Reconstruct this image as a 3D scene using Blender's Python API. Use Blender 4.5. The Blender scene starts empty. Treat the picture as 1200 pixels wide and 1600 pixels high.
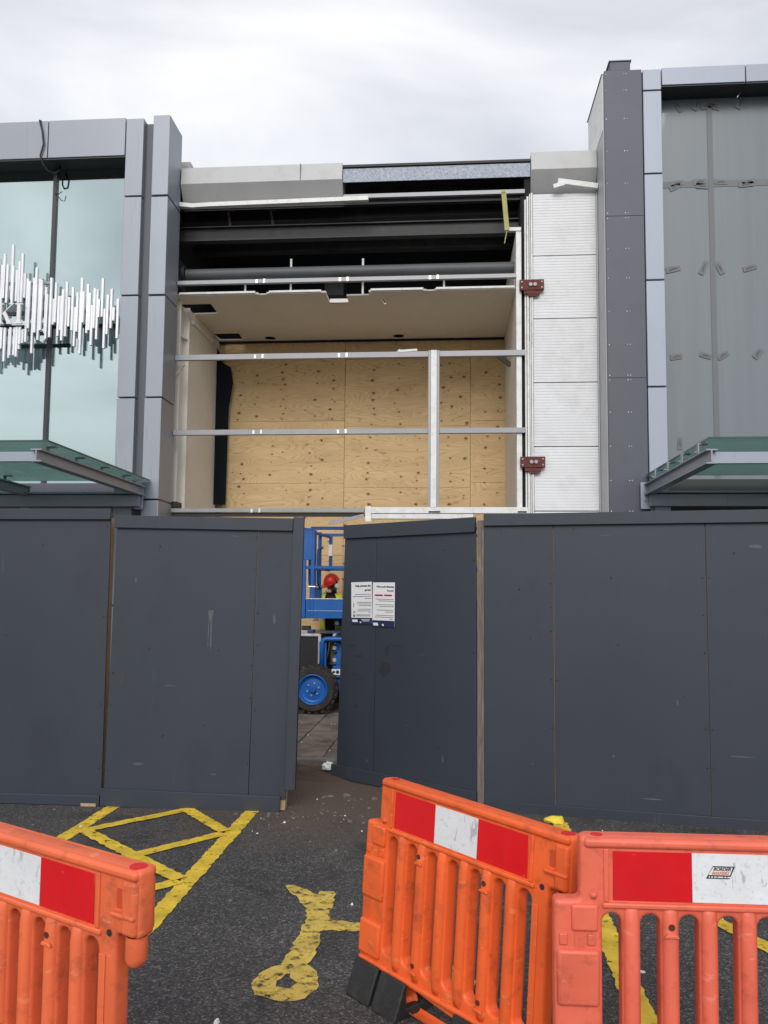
import bpy, bmesh, math, random
from mathutils import Vector, Matrix
R = math.radians
rnd = random.Random(7)
scene = bpy.context.scene
COL = scene.collection

# ------------------------------------------------------------------ camera
cam_data = bpy.data.cameras.new('camera'); cam = bpy.data.objects.new('camera', cam_data); COL.objects.link(cam)
cam_data.sensor_fit = 'AUTO'; cam_data.sensor_width = 36.0; cam_data.lens = 36.0*1250/1600
cam_data.shift_y = 33.82/1600
scene.cycles.max_bounces = 8; scene.cycles.diffuse_bounces = 4; scene.cycles.glossy_bounces = 3; scene.cycles.transparent_max_bounces = 8
cam_data.clip_start = 0.05; cam_data.clip_end = 2000
YAW, PITCH, ROLL = R(4.5), R(4.4), R(0.5)
cam.matrix_world = (Matrix.Translation((0, 0, 1.79)) @ Matrix.Rotation(YAW, 4, 'Z') @
                    Matrix.Rotation(R(90)+PITCH, 4, 'X') @ Matrix.Rotation(ROLL, 4, 'Z'))
scene.camera = cam
scene.render.resolution_x = 768; scene.render.resolution_y = 1024

# ------------------------------------------------------------------ overcast sky, soft sun, exposure
SUN_EL, SUN_AZ = R(33), R(182)       # azimuth clockwise from +Y: behind the camera
world = bpy.data.worlds.new('World'); scene.world = world; world.use_nodes = True
wt = world.node_tree; wt.nodes.clear()
def wn(t, **k):
    n = wt.nodes.new(t)
    for a, b in k.items(): setattr(n, a, b)
    return n
w_out = wn('ShaderNodeOutputWorld'); w_bg = wn('ShaderNodeBackground'); w_bg.inputs['Strength'].default_value = 0.1
w_sky = wn('ShaderNodeTexSky', sky_type='NISHITA'); w_sky.sun_disc = False
w_sky.sun_elevation = SUN_EL; w_sky.sun_rotation = SUN_AZ; w_sky.air_density = 1.5; w_sky.dust_density = 4
w_tc = wn('ShaderNodeTexCoord'); w_sep = wn('ShaderNodeSeparateXYZ')
w_map = wn('ShaderNodeMapping'); w_map.inputs['Scale'].default_value = (1.0, 1.0, 2.6)
w_n1 = wn('ShaderNodeTexNoise'); w_n1.inputs['Scale'].default_value = 1.9; w_n1.inputs['Detail'].default_value = 8; w_n1.inputs['Roughness'].default_value = 0.5
w_n1.inputs['Distortion'].default_value = 0.4
w_rc = wn('ShaderNodeValToRGB')
e = w_rc.color_ramp.elements
e[0].position = 0.34; e[0].color = (0.46, 0.48, 0.55, 1); e[1].position = 0.70; e[1].color = (0.92, 0.92, 0.93, 1)
w_rz = wn('ShaderNodeValToRGB')
e = w_rz.color_ramp.elements
e[0].position = 0.0; e[0].color = (1.38, 1.38, 1.36, 1); e[1].position = 0.75; e[1].color = (0.82, 0.82, 0.87, 1)
m = w_rz.color_ramp.elements.new(0.36); m.color = (1.33, 1.33, 1.31, 1)
w_mul = wn('ShaderNodeMixRGB', blend_type='MULTIPLY'); w_mul.inputs['Fac'].default_value = 1
w_sc = wn('ShaderNodeMixRGB', blend_type='MULTIPLY'); w_sc.inputs['Fac'].default_value = 1; w_sc.inputs['Color2'].default_value = (9.1, 9.1, 9.0, 1)
w_mix = wn('ShaderNodeMixRGB'); w_mix.inputs['Fac'].default_value = 0.94
L = wt.links.new
L(w_tc.outputs['Generated'], w_sep.inputs[0]); L(w_tc.outputs['Generated'], w_map.inputs['Vector'])
L(w_map.outputs[0], w_n1.inputs['Vector']); L(w_n1.outputs['Fac'], w_rc.inputs['Fac']); L(w_sep.outputs['Z'], w_rz.inputs['Fac'])
L(w_rc.outputs['Color'], w_mul.inputs['Color1']); L(w_rz.outputs['Color'], w_mul.inputs['Color2'])
L(w_mul.outputs['Color'], w_sc.inputs['Color1']); L(w_sky.outputs['Color'], w_mix.inputs['Color1']); L(w_sc.outputs['Color'], w_mix.inputs['Color2'])
L(w_mix.outputs['Color'], w_bg.inputs['Color']); L(w_bg.outputs[0], w_out.inputs['Surface'])

sun_d = bpy.data.lights.new('sun', 'SUN'); sun_d.energy = 1.5; sun_d.angle = R(30); sun_d.color = (1.0, 0.97, 0.93)
sun = bpy.data.objects.new('sun', sun_d); COL.objects.link(sun)
sd = Vector((math.sin(SUN_AZ)*math.cos(SUN_EL), math.cos(SUN_AZ)*math.cos(SUN_EL), math.sin(SUN_EL)))
sun.rotation_euler = sd.to_track_quat('Z', 'Y').to_euler()
vs = scene.view_settings
vs.view_transform = 'Standard'; vs.look = 'None'; vs.exposure = 0.36; vs.gamma = 1.0; vs.use_curve_mapping = False

# ------------------------------------------------------------------ materials
def mat(name, col, rough=0.6, metal=0.0, var=0.12, vscale=2.5, bump=0.0, bscale=60.0, dirt=None, dirt_amt=0.35, dirt_scale=6.0,
        stretch=(1, 1, 1), spec=0.5, rnd_amt=0.04, rough_var=0.1, coat=0.0, dirt_lo=0.5, scratch=None, scratch_amt=0.5, scratch_scale=(2, 2, 40), scratch_lo=0.66):
    m = bpy.data.materials.new(name); m.use_nodes = True
    nt = m.node_tree; N = nt.nodes; lk = nt.links.new
    b = N['Principled BSDF']
    b.inputs['Metallic'].default_value = metal; b.inputs['Specular IOR Level'].default_value = spec
    b.inputs['Coat Weight'].default_value = coat
    tc = N.new('ShaderNodeTexCoord'); mp = N.new('ShaderNodeMapping'); mp.inputs['Scale'].default_value = stretch
    oi = N.new('ShaderNodeObjectInfo'); ofs = N.new('ShaderNodeVectorMath'); ofs.operation = 'ADD'
    lk(tc.outputs['Object'], mp.inputs['Vector'])
    sc = N.new('ShaderNodeMath'); sc.operation = 'MULTIPLY'; sc.inputs[1].default_value = 37.0
    lk(oi.outputs['Random'], sc.inputs[0]); lk(mp.outputs[0], ofs.inputs[0]); lk(sc.outputs[0], ofs.inputs[1])
    n1 = N.new('ShaderNodeTexNoise'); n1.inputs['Scale'].default_value = vscale; n1.inputs['Detail'].default_value = 4; n1.inputs['Roughness'].default_value = 0.62
    lk(ofs.outputs[0], n1.inputs['Vector'])
    hsv = N.new('ShaderNodeHueSaturation'); hsv.inputs['Color'].default_value = (*col, 1)
    mr = N.new('ShaderNodeMapRange'); mr.inputs['From Min'].default_value = 0.25; mr.inputs['From Max'].default_value = 0.75
    mr.inputs['To Min'].default_value = 1-var; mr.inputs['To Max'].default_value = 1+var
    lk(n1.outputs['Fac'], mr.inputs['Value'])
    ro = N.new('ShaderNodeMapRange'); ro.inputs['To Min'].default_value = 1-rnd_amt; ro.inputs['To Max'].default_value = 1+rnd_amt
    lk(oi.outputs['Random'], ro.inputs['Value'])
    mu = N.new('ShaderNodeMath'); mu.operation = 'MULTIPLY'; lk(mr.outputs[0], mu.inputs[0]); lk(ro.outputs[0], mu.inputs[1])
    lk(mu.outputs[0], hsv.inputs['Value'])
    out = hsv.outputs['Color']
    if dirt:
        n2 = N.new('ShaderNodeTexNoise'); n2.inputs['Scale'].default_value = dirt_scale; n2.inputs['Detail'].default_value = 5; n2.inputs['Roughness'].default_value = 0.72
        lk(ofs.outputs[0], n2.inputs['Vector'])
        r2 = N.new('ShaderNodeMapRange'); r2.inputs['From Min'].default_value = dirt_lo; r2.inputs['From Max'].default_value = dirt_lo+0.3
        r2.inputs['To Max'].default_value = dirt_amt; lk(n2.outputs['Fac'], r2.inputs['Value'])
        mx = N.new('ShaderNodeMixRGB'); mx.inputs['Color2'].default_value = (*dirt, 1)
        lk(r2.outputs[0], mx.inputs['Fac']); lk(out, mx.inputs['Color1']); out = mx.outputs['Color']
    if scratch:
        ms = N.new('ShaderNodeMapping'); ms.inputs['Scale'].default_value = scratch_scale; ms.inputs['Rotation'].default_value = (0.15, 0.25, 0.1); lk(ofs.outputs[0], ms.inputs['Vector'])
        n4 = N.new('ShaderNodeTexNoise'); n4.inputs['Scale'].default_value = 2.0; n4.inputs['Detail'].default_value = 3; n4.inputs['Roughness'].default_value = 0.6; lk(ms.outputs[0], n4.inputs['Vector'])
        r4 = N.new('ShaderNodeMapRange'); r4.inputs['From Min'].default_value = scratch_lo; r4.inputs['From Max'].default_value = scratch_lo+0.05; r4.inputs['To Max'].default_value = scratch_amt; lk(n4.outputs['Fac'], r4.inputs['Value'])
        m4 = N.new('ShaderNodeMixRGB'); m4.inputs['Color2'].default_value = (*scratch, 1); lk(r4.outputs[0], m4.inputs['Fac']); lk(out, m4.inputs['Color1']); out = m4.outputs['Color']
    lk(out, b.inputs['Base Color'])
    rr = N.new('ShaderNodeMapRange'); rr.inputs['To Min'].default_value = max(0.02, rough-rough_var); rr.inputs['To Max'].default_value = min(1, rough+rough_var)
    lk(n1.outputs['Fac'], rr.inputs['Value']); lk(rr.outputs[0], b.inputs['Roughness'])
    if bump:
        n3 = N.new('ShaderNodeTexNoise'); n3.inputs['Scale'].default_value = bscale; n3.inputs['Detail'].default_value = 2
        lk(ofs.outputs[0], n3.inputs['Vector'])
        bp = N.new('ShaderNodeBump'); bp.inputs['Strength'].default_value = bump; bp.inputs['Distance'].default_value = 0.01
        lk(n3.outputs['Fac'], bp.inputs['Height']); lk(bp.outputs[0], b.inputs['Normal'])
    return m

M = {}
M['hoarding'] = mat('hoarding_paint', (0.033, 0.040, 0.055), 0.48, var=0.07, vscale=0.8, bump=0.10, bscale=14, dirt=(0.023, 0.027, 0.036), dirt_amt=0.75, dirt_scale=1.5, dirt_lo=0.56, stretch=(1, 1, 0.6), spec=0.42,
                    scratch=(0.072, 0.079, 0.092), scratch_amt=0.5, scratch_scale=(7, 7, 0.9), scratch_lo=0.70)
M['scuff'] = mat('hoarding_scuff', (0.075, 0.081, 0.093), 0.6, var=0.2, vscale=20)
M['raw_timber'] = mat('raw_timber', (0.42, 0.30, 0.18), 0.8, var=0.3, vscale=9, bump=0.3, stretch=(6, 6, 0.6), dirt=(0.14, 0.11, 0.08), dirt_amt=0.7)
M['old_timber'] = mat('weathered_timber', (0.17, 0.14, 0.115), 0.85, var=0.3, vscale=9, bump=0.4, stretch=(8, 8, 0.7), dirt=(0.42, 0.40, 0.36), dirt_amt=0.5)
M['panel'] = mat('silver_panel', (0.285, 0.308, 0.352), 0.42, metal=0.25, var=0.06, vscale=0.9, dirt=(0.22, 0.235, 0.26), dirt_amt=0.3, dirt_scale=1.6, stretch=(1, 1, 0.5), scratch=(0.19, 0.20, 0.225), scratch_amt=0.4, scratch_scale=(11, 11, 0.9), scratch_lo=0.64)
M['panel_light'] = mat('pale_silver_panel', (0.32, 0.355, 0.425), 0.45, metal=0.15, var=0.06, vscale=0.9, dirt=(0.3, 0.32, 0.36), dirt_amt=0.3, dirt_scale=1.7, stretch=(1, 1, 0.5), scratch=(0.24, 0.26, 0.30), scratch_amt=0.35, scratch_scale=(11, 11, 0.9), scratch_lo=0.65)
M['coping'] = mat('coping_sheet', (0.43, 0.435, 0.44), 0.5, metal=0.1, var=0.07, vscale=1.2, dirt=(0.26, 0.25, 0.24), dirt_amt=0.4, dirt_scale=3.5)
M['white_panel'] = mat('white_ribbed_panel', (0.69, 0.705, 0.725), 0.45, var=0.06, vscale=1.5, dirt=(0.40, 0.39, 0.37), dirt_amt=0.4, dirt_scale=3.2, scratch=(0.45, 0.44, 0.42), scratch_amt=0.5, scratch_scale=(2, 2, 30), scratch_lo=0.70)
M['white_trim'] = mat('white_trim', (0.72, 0.73, 0.72), 0.5, var=0.1, vscale=5, dirt=(0.30, 0.28, 0.25), dirt_amt=0.55, dirt_scale=9)
M['clad_dark'] = mat('slate_cladding', (0.078, 0.083, 0.112), 0.5, var=0.1, vscale=1.5, dirt=(0.060, 0.064, 0.086), dirt_amt=0.6, dirt_scale=2.2)
M['recess'] = mat('recess_grey', (0.085, 0.095, 0.115), 0.5, var=0.08)
M['soffit'] = mat('dark_soffit', (0.030, 0.036, 0.036), 0.5, var=0.1)
M['mullion'] = mat('mullion_dark', (0.030, 0.033, 0.037), 0.4, var=0.1)
M['void'] = mat('void_shade', (0.012, 0.012, 0.014), 0.9, var=0.3)  # near-black that puts the shade of hollows into the colour
M['steel_dark'] = mat('dark_painted_steel', (0.022, 0.023, 0.026), 0.6, var=0.2, vscale=4, dirt=(0.09, 0.085, 0.075), dirt_amt=0.4, dirt_scale=4)
M['pipe'] = mat('grey_pipe_paint', (0.085, 0.092, 0.10), 0.55, var=0.15)
M['alu'] = mat('mill_aluminium', (0.30, 0.305, 0.325), 0.5, metal=0.25, var=0.12, vscale=6, dirt=(0.25, 0.24, 0.23), dirt_amt=0.5, dirt_scale=9)
M['galv'] = mat('galvanised_flashing', (0.34, 0.38, 0.45), 0.65, metal=0.1, var=0.45, vscale=38, bump=0.2, bscale=40)
M['cream'] = mat('cream_wall', (0.74, 0.715, 0.65), 0.7, var=0.06, vscale=1.5, dirt=(0.48, 0.43, 0.35), dirt_amt=0.4, dirt_scale=3)
M['ceiling'] = mat('ceiling_board', (0.80, 0.77, 0.70), 0.85, var=0.05, vscale=1.2, dirt=(0.62, 0.57, 0.48), dirt_amt=0.3, dirt_scale=3)
M['membrane'] = mat('black_membrane', (0.007, 0.009, 0.014), 0.9, var=0.2, bump=0.3, bscale=12, spec=0.15)
M['rust'] = mat('red_oxide_bracket', (0.13, 0.035, 0.025), 0.8, var=0.4, vscale=18, bump=0.5, dirt=(0.05, 0.025, 0.02), dirt_amt=0.7, dirt_scale=14)
M['strap'] = mat('yellow_foam_strip', (0.42, 0.40, 0.16), 0.8, var=0.15, bump=0.3, dirt=(0.25, 0.22, 0.1), dirt_amt=0.5)
M['black'] = mat('black_rubber', (0.014, 0.014, 0.015), 0.62, var=0.3, vscale=12, bump=0.25, dirt=(0.07, 0.07, 0.068), dirt_amt=0.5, dirt_scale=9)
M['cable'] = mat('black_cable', (0.010, 0.010, 0.011), 0.5)
M['lift_blue'] = mat('lift_blue_paint', (0.004, 0.095, 0.36), 0.42, var=0.12, vscale=5, dirt=(0.02, 0.03, 0.07), dirt_amt=0.4, dirt_scale=9)
M['lift_rim'] = mat('rim_blue_paint', (0.008, 0.11, 0.42), 0.38, var=0.15, vscale=8, dirt=(0.05, 0.05, 0.06), dirt_amt=0.35, dirt_scale=14)
M['tyre'] = mat('tyre_rubber', (0.026, 0.025, 0.023), 0.85, var=0.3, vscale=12, bump=0.3, dirt=(0.13, 0.11, 0.085), dirt_amt=0.6, dirt_scale=9)
M['engine'] = mat('black_grille', (0.008, 0.009, 0.011), 0.5, var=0.4, vscale=30)
M['bright_metal'] = mat('bright_metal', (0.62, 0.63, 0.62), 0.35, metal=0.6, var=0.15, vscale=9)
M['white_paint'] = mat('white_paint', (0.75, 0.76, 0.76), 0.5, var=0.06)
M['print_dark'] = mat('print_black', (0.02, 0.02, 0.025), 0.6, var=0.05)
M['print_grey'] = mat('print_grey', (0.16, 0.17, 0.19), 0.6, var=0.05)
M['print_navy'] = mat('print_navy', (0.012, 0.022, 0.075), 0.45, var=0.08)
M['print_red'] = mat('print_crimson', (0.33, 0.012, 0.04), 0.5, var=0.08)
M['print_orange'] = mat('print_orange', (0.62, 0.16, 0.05), 0.5, var=0.05)
M['paper'] = mat('poster_paper', (0.74, 0.75, 0.77), 0.35, var=0.04)
M['kerb'] = mat('kerb_concrete', (0.20, 0.18, 0.155), 0.9, var=0.2, vscale=8, bump=0.5, dirt=(0.09, 0.07, 0.055), dirt_amt=0.7)
M['slab'] = mat('paving_slab', (0.27, 0.23, 0.19), 0.88, var=0.2, vscale=5, bump=0.35, dirt=(0.105, 0.071, 0.048), dirt_amt=0.9, dirt_scale=2.6, dirt_lo=0.36, rnd_amt=0.2)
M['joint'] = mat('slab_joint', (0.04, 0.034, 0.028), 0.95, var=0.2)
M['soil'] = mat('brown_soil', (0.088, 0.056, 0.036), 0.97, var=0.4, vscale=9, bump=0.8, bscale=35)
M['stone'] = mat('stone_chips', (0.13, 0.122, 0.112), 0.9, var=0.4, vscale=9)
M['pale_chip'] = mat('pale_litter_chips', (0.70, 0.69, 0.66), 0.8, var=0.2, vscale=9)
M['tissue'] = mat('tissue_paper', (0.72, 0.78, 0.76), 0.9, var=0.1)
M['hivis'] = mat('hivis_yellow', (0.62, 0.72, 0.06), 0.6, var=0.12, vscale=14)
M['reflective'] = mat('reflective_tape', (0.55, 0.56, 0.55), 0.4, var=0.08)
M['cloth_maroon'] = mat('maroon_cloth', (0.045, 0.012, 0.014), 0.9, var=0.25, vscale=14)
M['cloth_black'] = mat('black_cloth', (0.012, 0.012, 0.014), 0.9, var=0.25, vscale=14)
M['skin'] = mat('skin', (0.42, 0.24, 0.17), 0.55, var=0.06)
M['hair'] = mat('brown_hair', (0.055, 0.034, 0.022), 0.8, var=0.2)
M['helmet'] = mat('red_helmet', (0.60, 0.022, 0.018), 0.35, var=0.05)
M['sheet_red'] = mat('red_reflective_sheet', (0.66, 0.008, 0.014), 0.33, var=0.07, vscale=5, dirt=(0.38, 0.03, 0.03), dirt_amt=0.4, dirt_scale=7, scratch=(0.74, 0.30, 0.28), scratch_amt=0.5, scratch_scale=(6, 6, 40), scratch_lo=0.70)
M['sheet_white'] = mat('white_reflective_sheet', (0.72, 0.74, 0.77), 0.45, var=0.06, vscale=9, bump=0.12, bscale=50, dirt=(0.20, 0.21, 0.22), dirt_amt=0.8, dirt_scale=34, dirt_lo=0.55, scratch=(0.34, 0.35, 0.36), scratch_amt=0.7, scratch_scale=(18, 18, 5), scratch_lo=0.62)
M['yellow_rag'] = mat('yellow_plastic', (0.72, 0.56, 0.05), 0.6, var=0.15, vscale=20, bump=0.3)
M['bar_metal'] = mat('polished_sign_bar', (0.80, 0.81, 0.84), 0.32, metal=0.35, var=0.05, vscale=4)

def plastic(name, top, low, fade):
    # moulded polythene, sun-bleached in blotches, scuffed dark where barriers rub
    return mat(name, top, 0.48, var=0.12, vscale=3.0, bump=0.08, bscale=45, dirt=low, dirt_amt=0.85, dirt_scale=10.0, dirt_lo=0.53, spec=0.4, scratch=fade, scratch_amt=0.6, scratch_scale=(5, 5, 14), scratch_lo=0.64)
M['hook_shade'] = mat('recess_shade_red', (0.52, 0.06, 0.018), 0.6)  # darker body red paints the shade of the hook recess
M['hole_shade'] = mat('hole_shade_red', (0.10, 0.018, 0.010), 0.8)  # colour of the flat slat discs that paint shade inside fixing holes
M['orange_a'] = plastic('orange_plastic', (0.78, 0.125, 0.028), (0.20, 0.050, 0.024), (0.80, 0.24, 0.07))
M['orange_b'] = plastic('salmon_plastic', (0.74, 0.145, 0.085), (0.25, 0.060, 0.042), (0.78, 0.26, 0.19))
M['orange_c'] = plastic('bleached_orange_plastic', (0.76, 0.150, 0.058), (0.20, 0.055, 0.032), (0.80, 0.26, 0.13))

def glass_mat(name, refl, through, fac, rough=0.015, dust=None):
    m = bpy.data.materials.new(name); m.use_nodes = True; nt = m.node_tree; N = nt.nodes; lk = nt.links.new
    N.remove(N['Principled BSDF']); o = N['Material Output']
    g = N.new('ShaderNodeBsdfGlossy'); g.inputs['Color'].default_value = (*refl, 1); g.inputs['Roughness'].default_value = rough
    t = N.new('ShaderNodeBsdfTransparent'); t.inputs['Color'].default_value = (*through, 1)
    fr = N.new('ShaderNodeFresnel'); fr.inputs['IOR'].default_value = 1.45
    ad = N.new('ShaderNodeMath'); ad.operation = 'ADD'; ad.use_clamp = True; ad.inputs[1].default_value = fac; lk(fr.outputs[0], ad.inputs[0])
    tc = N.new('ShaderNodeTexCoord'); n = N.new('ShaderNodeTexNoise'); n.inputs['Scale'].default_value = 0.55; n.inputs['Detail'].default_value = 1
    bp = N.new('ShaderNodeBump'); bp.inputs['Strength'].default_value = 0.05; bp.inputs['Distance'].default_value = 0.05
    lk(tc.outputs['Object'], n.inputs['Vector']); lk(n.outputs['Fac'], bp.inputs['Height']); lk(bp.outputs[0], g.inputs['Normal'])
    mx = N.new('ShaderNodeMixShader'); lk(ad.outputs[0], mx.inputs[0]); lk(t.outputs[0], mx.inputs[1]); lk(g.outputs[0], mx.inputs[2])
    out = mx
    if dust:
        tr = N.new('ShaderNodeBsdfTranslucent'); tr.inputs['Color'].default_value = (*dust, 1); m2 = N.new('ShaderNodeMixShader'); m2.inputs[0].default_value = 0.34
        lk(mx.outputs[0], m2.inputs[1]); lk(tr.outputs[0], m2.inputs[2]); out = m2
    lk(out.outputs[0], o.inputs['Surface'])
    return m
M['glass_teal'] = glass_mat('coated_teal_glass', (0.70, 0.82, 0.82), (0.60, 0.75, 0.74), 0.62)
M['glass_canopy'] = glass_mat('green_canopy_glass', (0.65, 0.80, 0.76), (0.70, 0.86, 0.81), 0.0, dust=(0.40, 0.53, 0.50))
M['glass_edge'] = mat('green_glass_edge', (0.03, 0.075, 0.065), 0.25, var=0.05)
M['interior'] = mat('interior_teal_grey', (0.30, 0.38, 0.40), 0.8, var=0.1, vscale=0.8)
M['interior_dark'] = mat('interior_slab_grey', (0.035, 0.045, 0.055), 0.8, var=0.2, vscale=2, stretch=(0.3, 1, 8))
M['tape'] = mat('grey_tape', (0.075, 0.082, 0.088), 0.5, var=0.25, vscale=18)
M['tape_band'] = mat('grey_tape_band', (0.135, 0.145, 0.155), 0.5, var=0.08, vscale=6)

def film_mat():
    m = mat('grey_window_film', (0.152, 0.177, 0.196), 0.35, var=0.07, vscale=1.1, dirt=(0.125, 0.14, 0.15), dirt_amt=0.35, dirt_scale=3.0, stretch=(5, 1, 0.25), coat=0.35, rnd_amt=0.0)
    return m
M['film'] = film_mat()

def plywood_mat():
    m = bpy.data.materials.new('plywood'); m.use_nodes = True; nt = m.node_tree; N = nt.nodes; lk = nt.links.new; b = N['Principled BSDF']
    tc = N.new('ShaderNodeTexCoord'); oi = N.new('ShaderNodeObjectInfo')
    sc = N.new('ShaderNodeMath'); sc.operation = 'MULTIPLY'; sc.inputs[1].default_value = 61; lk(oi.outputs['Random'], sc.inputs[0])
    ad = N.new('ShaderNodeVectorMath'); ad.operation = 'ADD'; lk(tc.outputs['Object'], ad.inputs[0]); lk(sc.outputs[0], ad.inputs[1])
    mp = N.new('ShaderNodeMapping'); mp.inputs['Scale'].default_value = (0.55, 1, 3.2); lk(ad.outputs[0], mp.inputs['Vector'])
    n = N.new('ShaderNodeTexNoise'); n.inputs['Scale'].default_value = 1.3; n.inputs['Detail'].default_value = 1.5; n.inputs['Roughness'].default_value = 0.45; n.inputs['Distortion'].default_value = 0.5
    lk(mp.outputs[0], n.inputs['Vector'])
    mu = N.new('ShaderNodeMath'); mu.operation = 'MULTIPLY'; mu.inputs[1].default_value = 24; lk(n.outputs['Fac'], mu.inputs[0])
    fr = N.new('ShaderNodeMath'); fr.operation = 'FRACT'; lk(mu.outputs[0], fr.inputs[0])
    r = N.new('ShaderNodeValToRGB'); e = r.color_ramp.elements
    e[0].position = 0; e[0].color = (0.44, 0.275, 0.13, 1); e[1].position = 1; e[1].color = (0.65, 0.455, 0.235, 1)
    k = e.new(0.10); k.color = (0.63, 0.445, 0.23, 1)
    k = e.new(0.55); k.color = (0.70, 0.51, 0.28, 1)
    lk(fr.outputs[0], r.inputs['Fac'])
    # knots: a jittered lattice with rows, dark heart and a soft ring
    mk = N.new('ShaderNodeMapping'); mk.inputs['Scale'].default_value = (0.62, 0.02, 1.15); lk(ad.outputs[0], mk.inputs['Vector'])
    v = N.new('ShaderNodeTexVoronoi'); v.inputs['Scale'].default_value = 3.9; v.inputs['Randomness'].default_value = 0.6; lk(mk.outputs[0], v.inputs['Vector'])
    sh = N.new('ShaderNodeSeparateColor'); lk(v.outputs['Color'], sh.inputs[0])
    th = N.new('ShaderNodeMapRange'); th.inputs['From Min'].default_value = 0.25; th.inputs['From Max'].default_value = 1.0; th.inputs['To Min'].default_value = 0.0; th.inputs['To Max'].default_value = 0.04
    lk(sh.outputs[0], th.inputs['Value'])
    kn = N.new('ShaderNodeMath'); kn.operation = 'SUBTRACT'; lk(th.outputs[0], kn.inputs[0]); lk(v.outputs['Distance'], kn.inputs[1])
    km = N.new('ShaderNodeMapRange'); km.inputs['From Min'].default_value = -0.05; km.inputs['From Max'].default_value = 0.03; lk(kn.outputs[0], km.inputs['Value'])
    pw = N.new('ShaderNodeMath'); pw.operation = 'POWER'; pw.inputs[1].default_value = 2.2; lk(km.outputs[0], pw.inputs[0])
    mx = N.new('ShaderNodeMixRGB'); mx.inputs['Color2'].default_value = (0.07, 0.032, 0.014, 1); lk(pw.outputs[0], mx.inputs['Fac']); lk(r.outputs['Color'], mx.inputs['Color1'])
    n2 = N.new('ShaderNodeTexNoise'); n2.inputs['Scale'].default_value = 1.6; n2.inputs['Detail'].default_value = 6; lk(mp.outputs[0], n2.inputs['Vector'])
    hs = N.new('ShaderNodeHueSaturation'); m2 = N.new('ShaderNodeMapRange'); m2.inputs['To Min'].default_value = 0.72; m2.inputs['To Max'].default_value = 1.22; lk(n2.outputs['Fac'], m2.inputs['Value'])
    lk(m2.outputs[0], hs.inputs['Value']); lk(mx.outputs['Color'], hs.inputs['Color']); lk(hs.outputs['Color'], b.inputs['Base Color'])
    b.inputs['Roughness'].default_value = 0.75; b.inputs['Specular IOR Level'].default_value = 0.3
    return m
M['plywood'] = plywood_mat()

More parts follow.
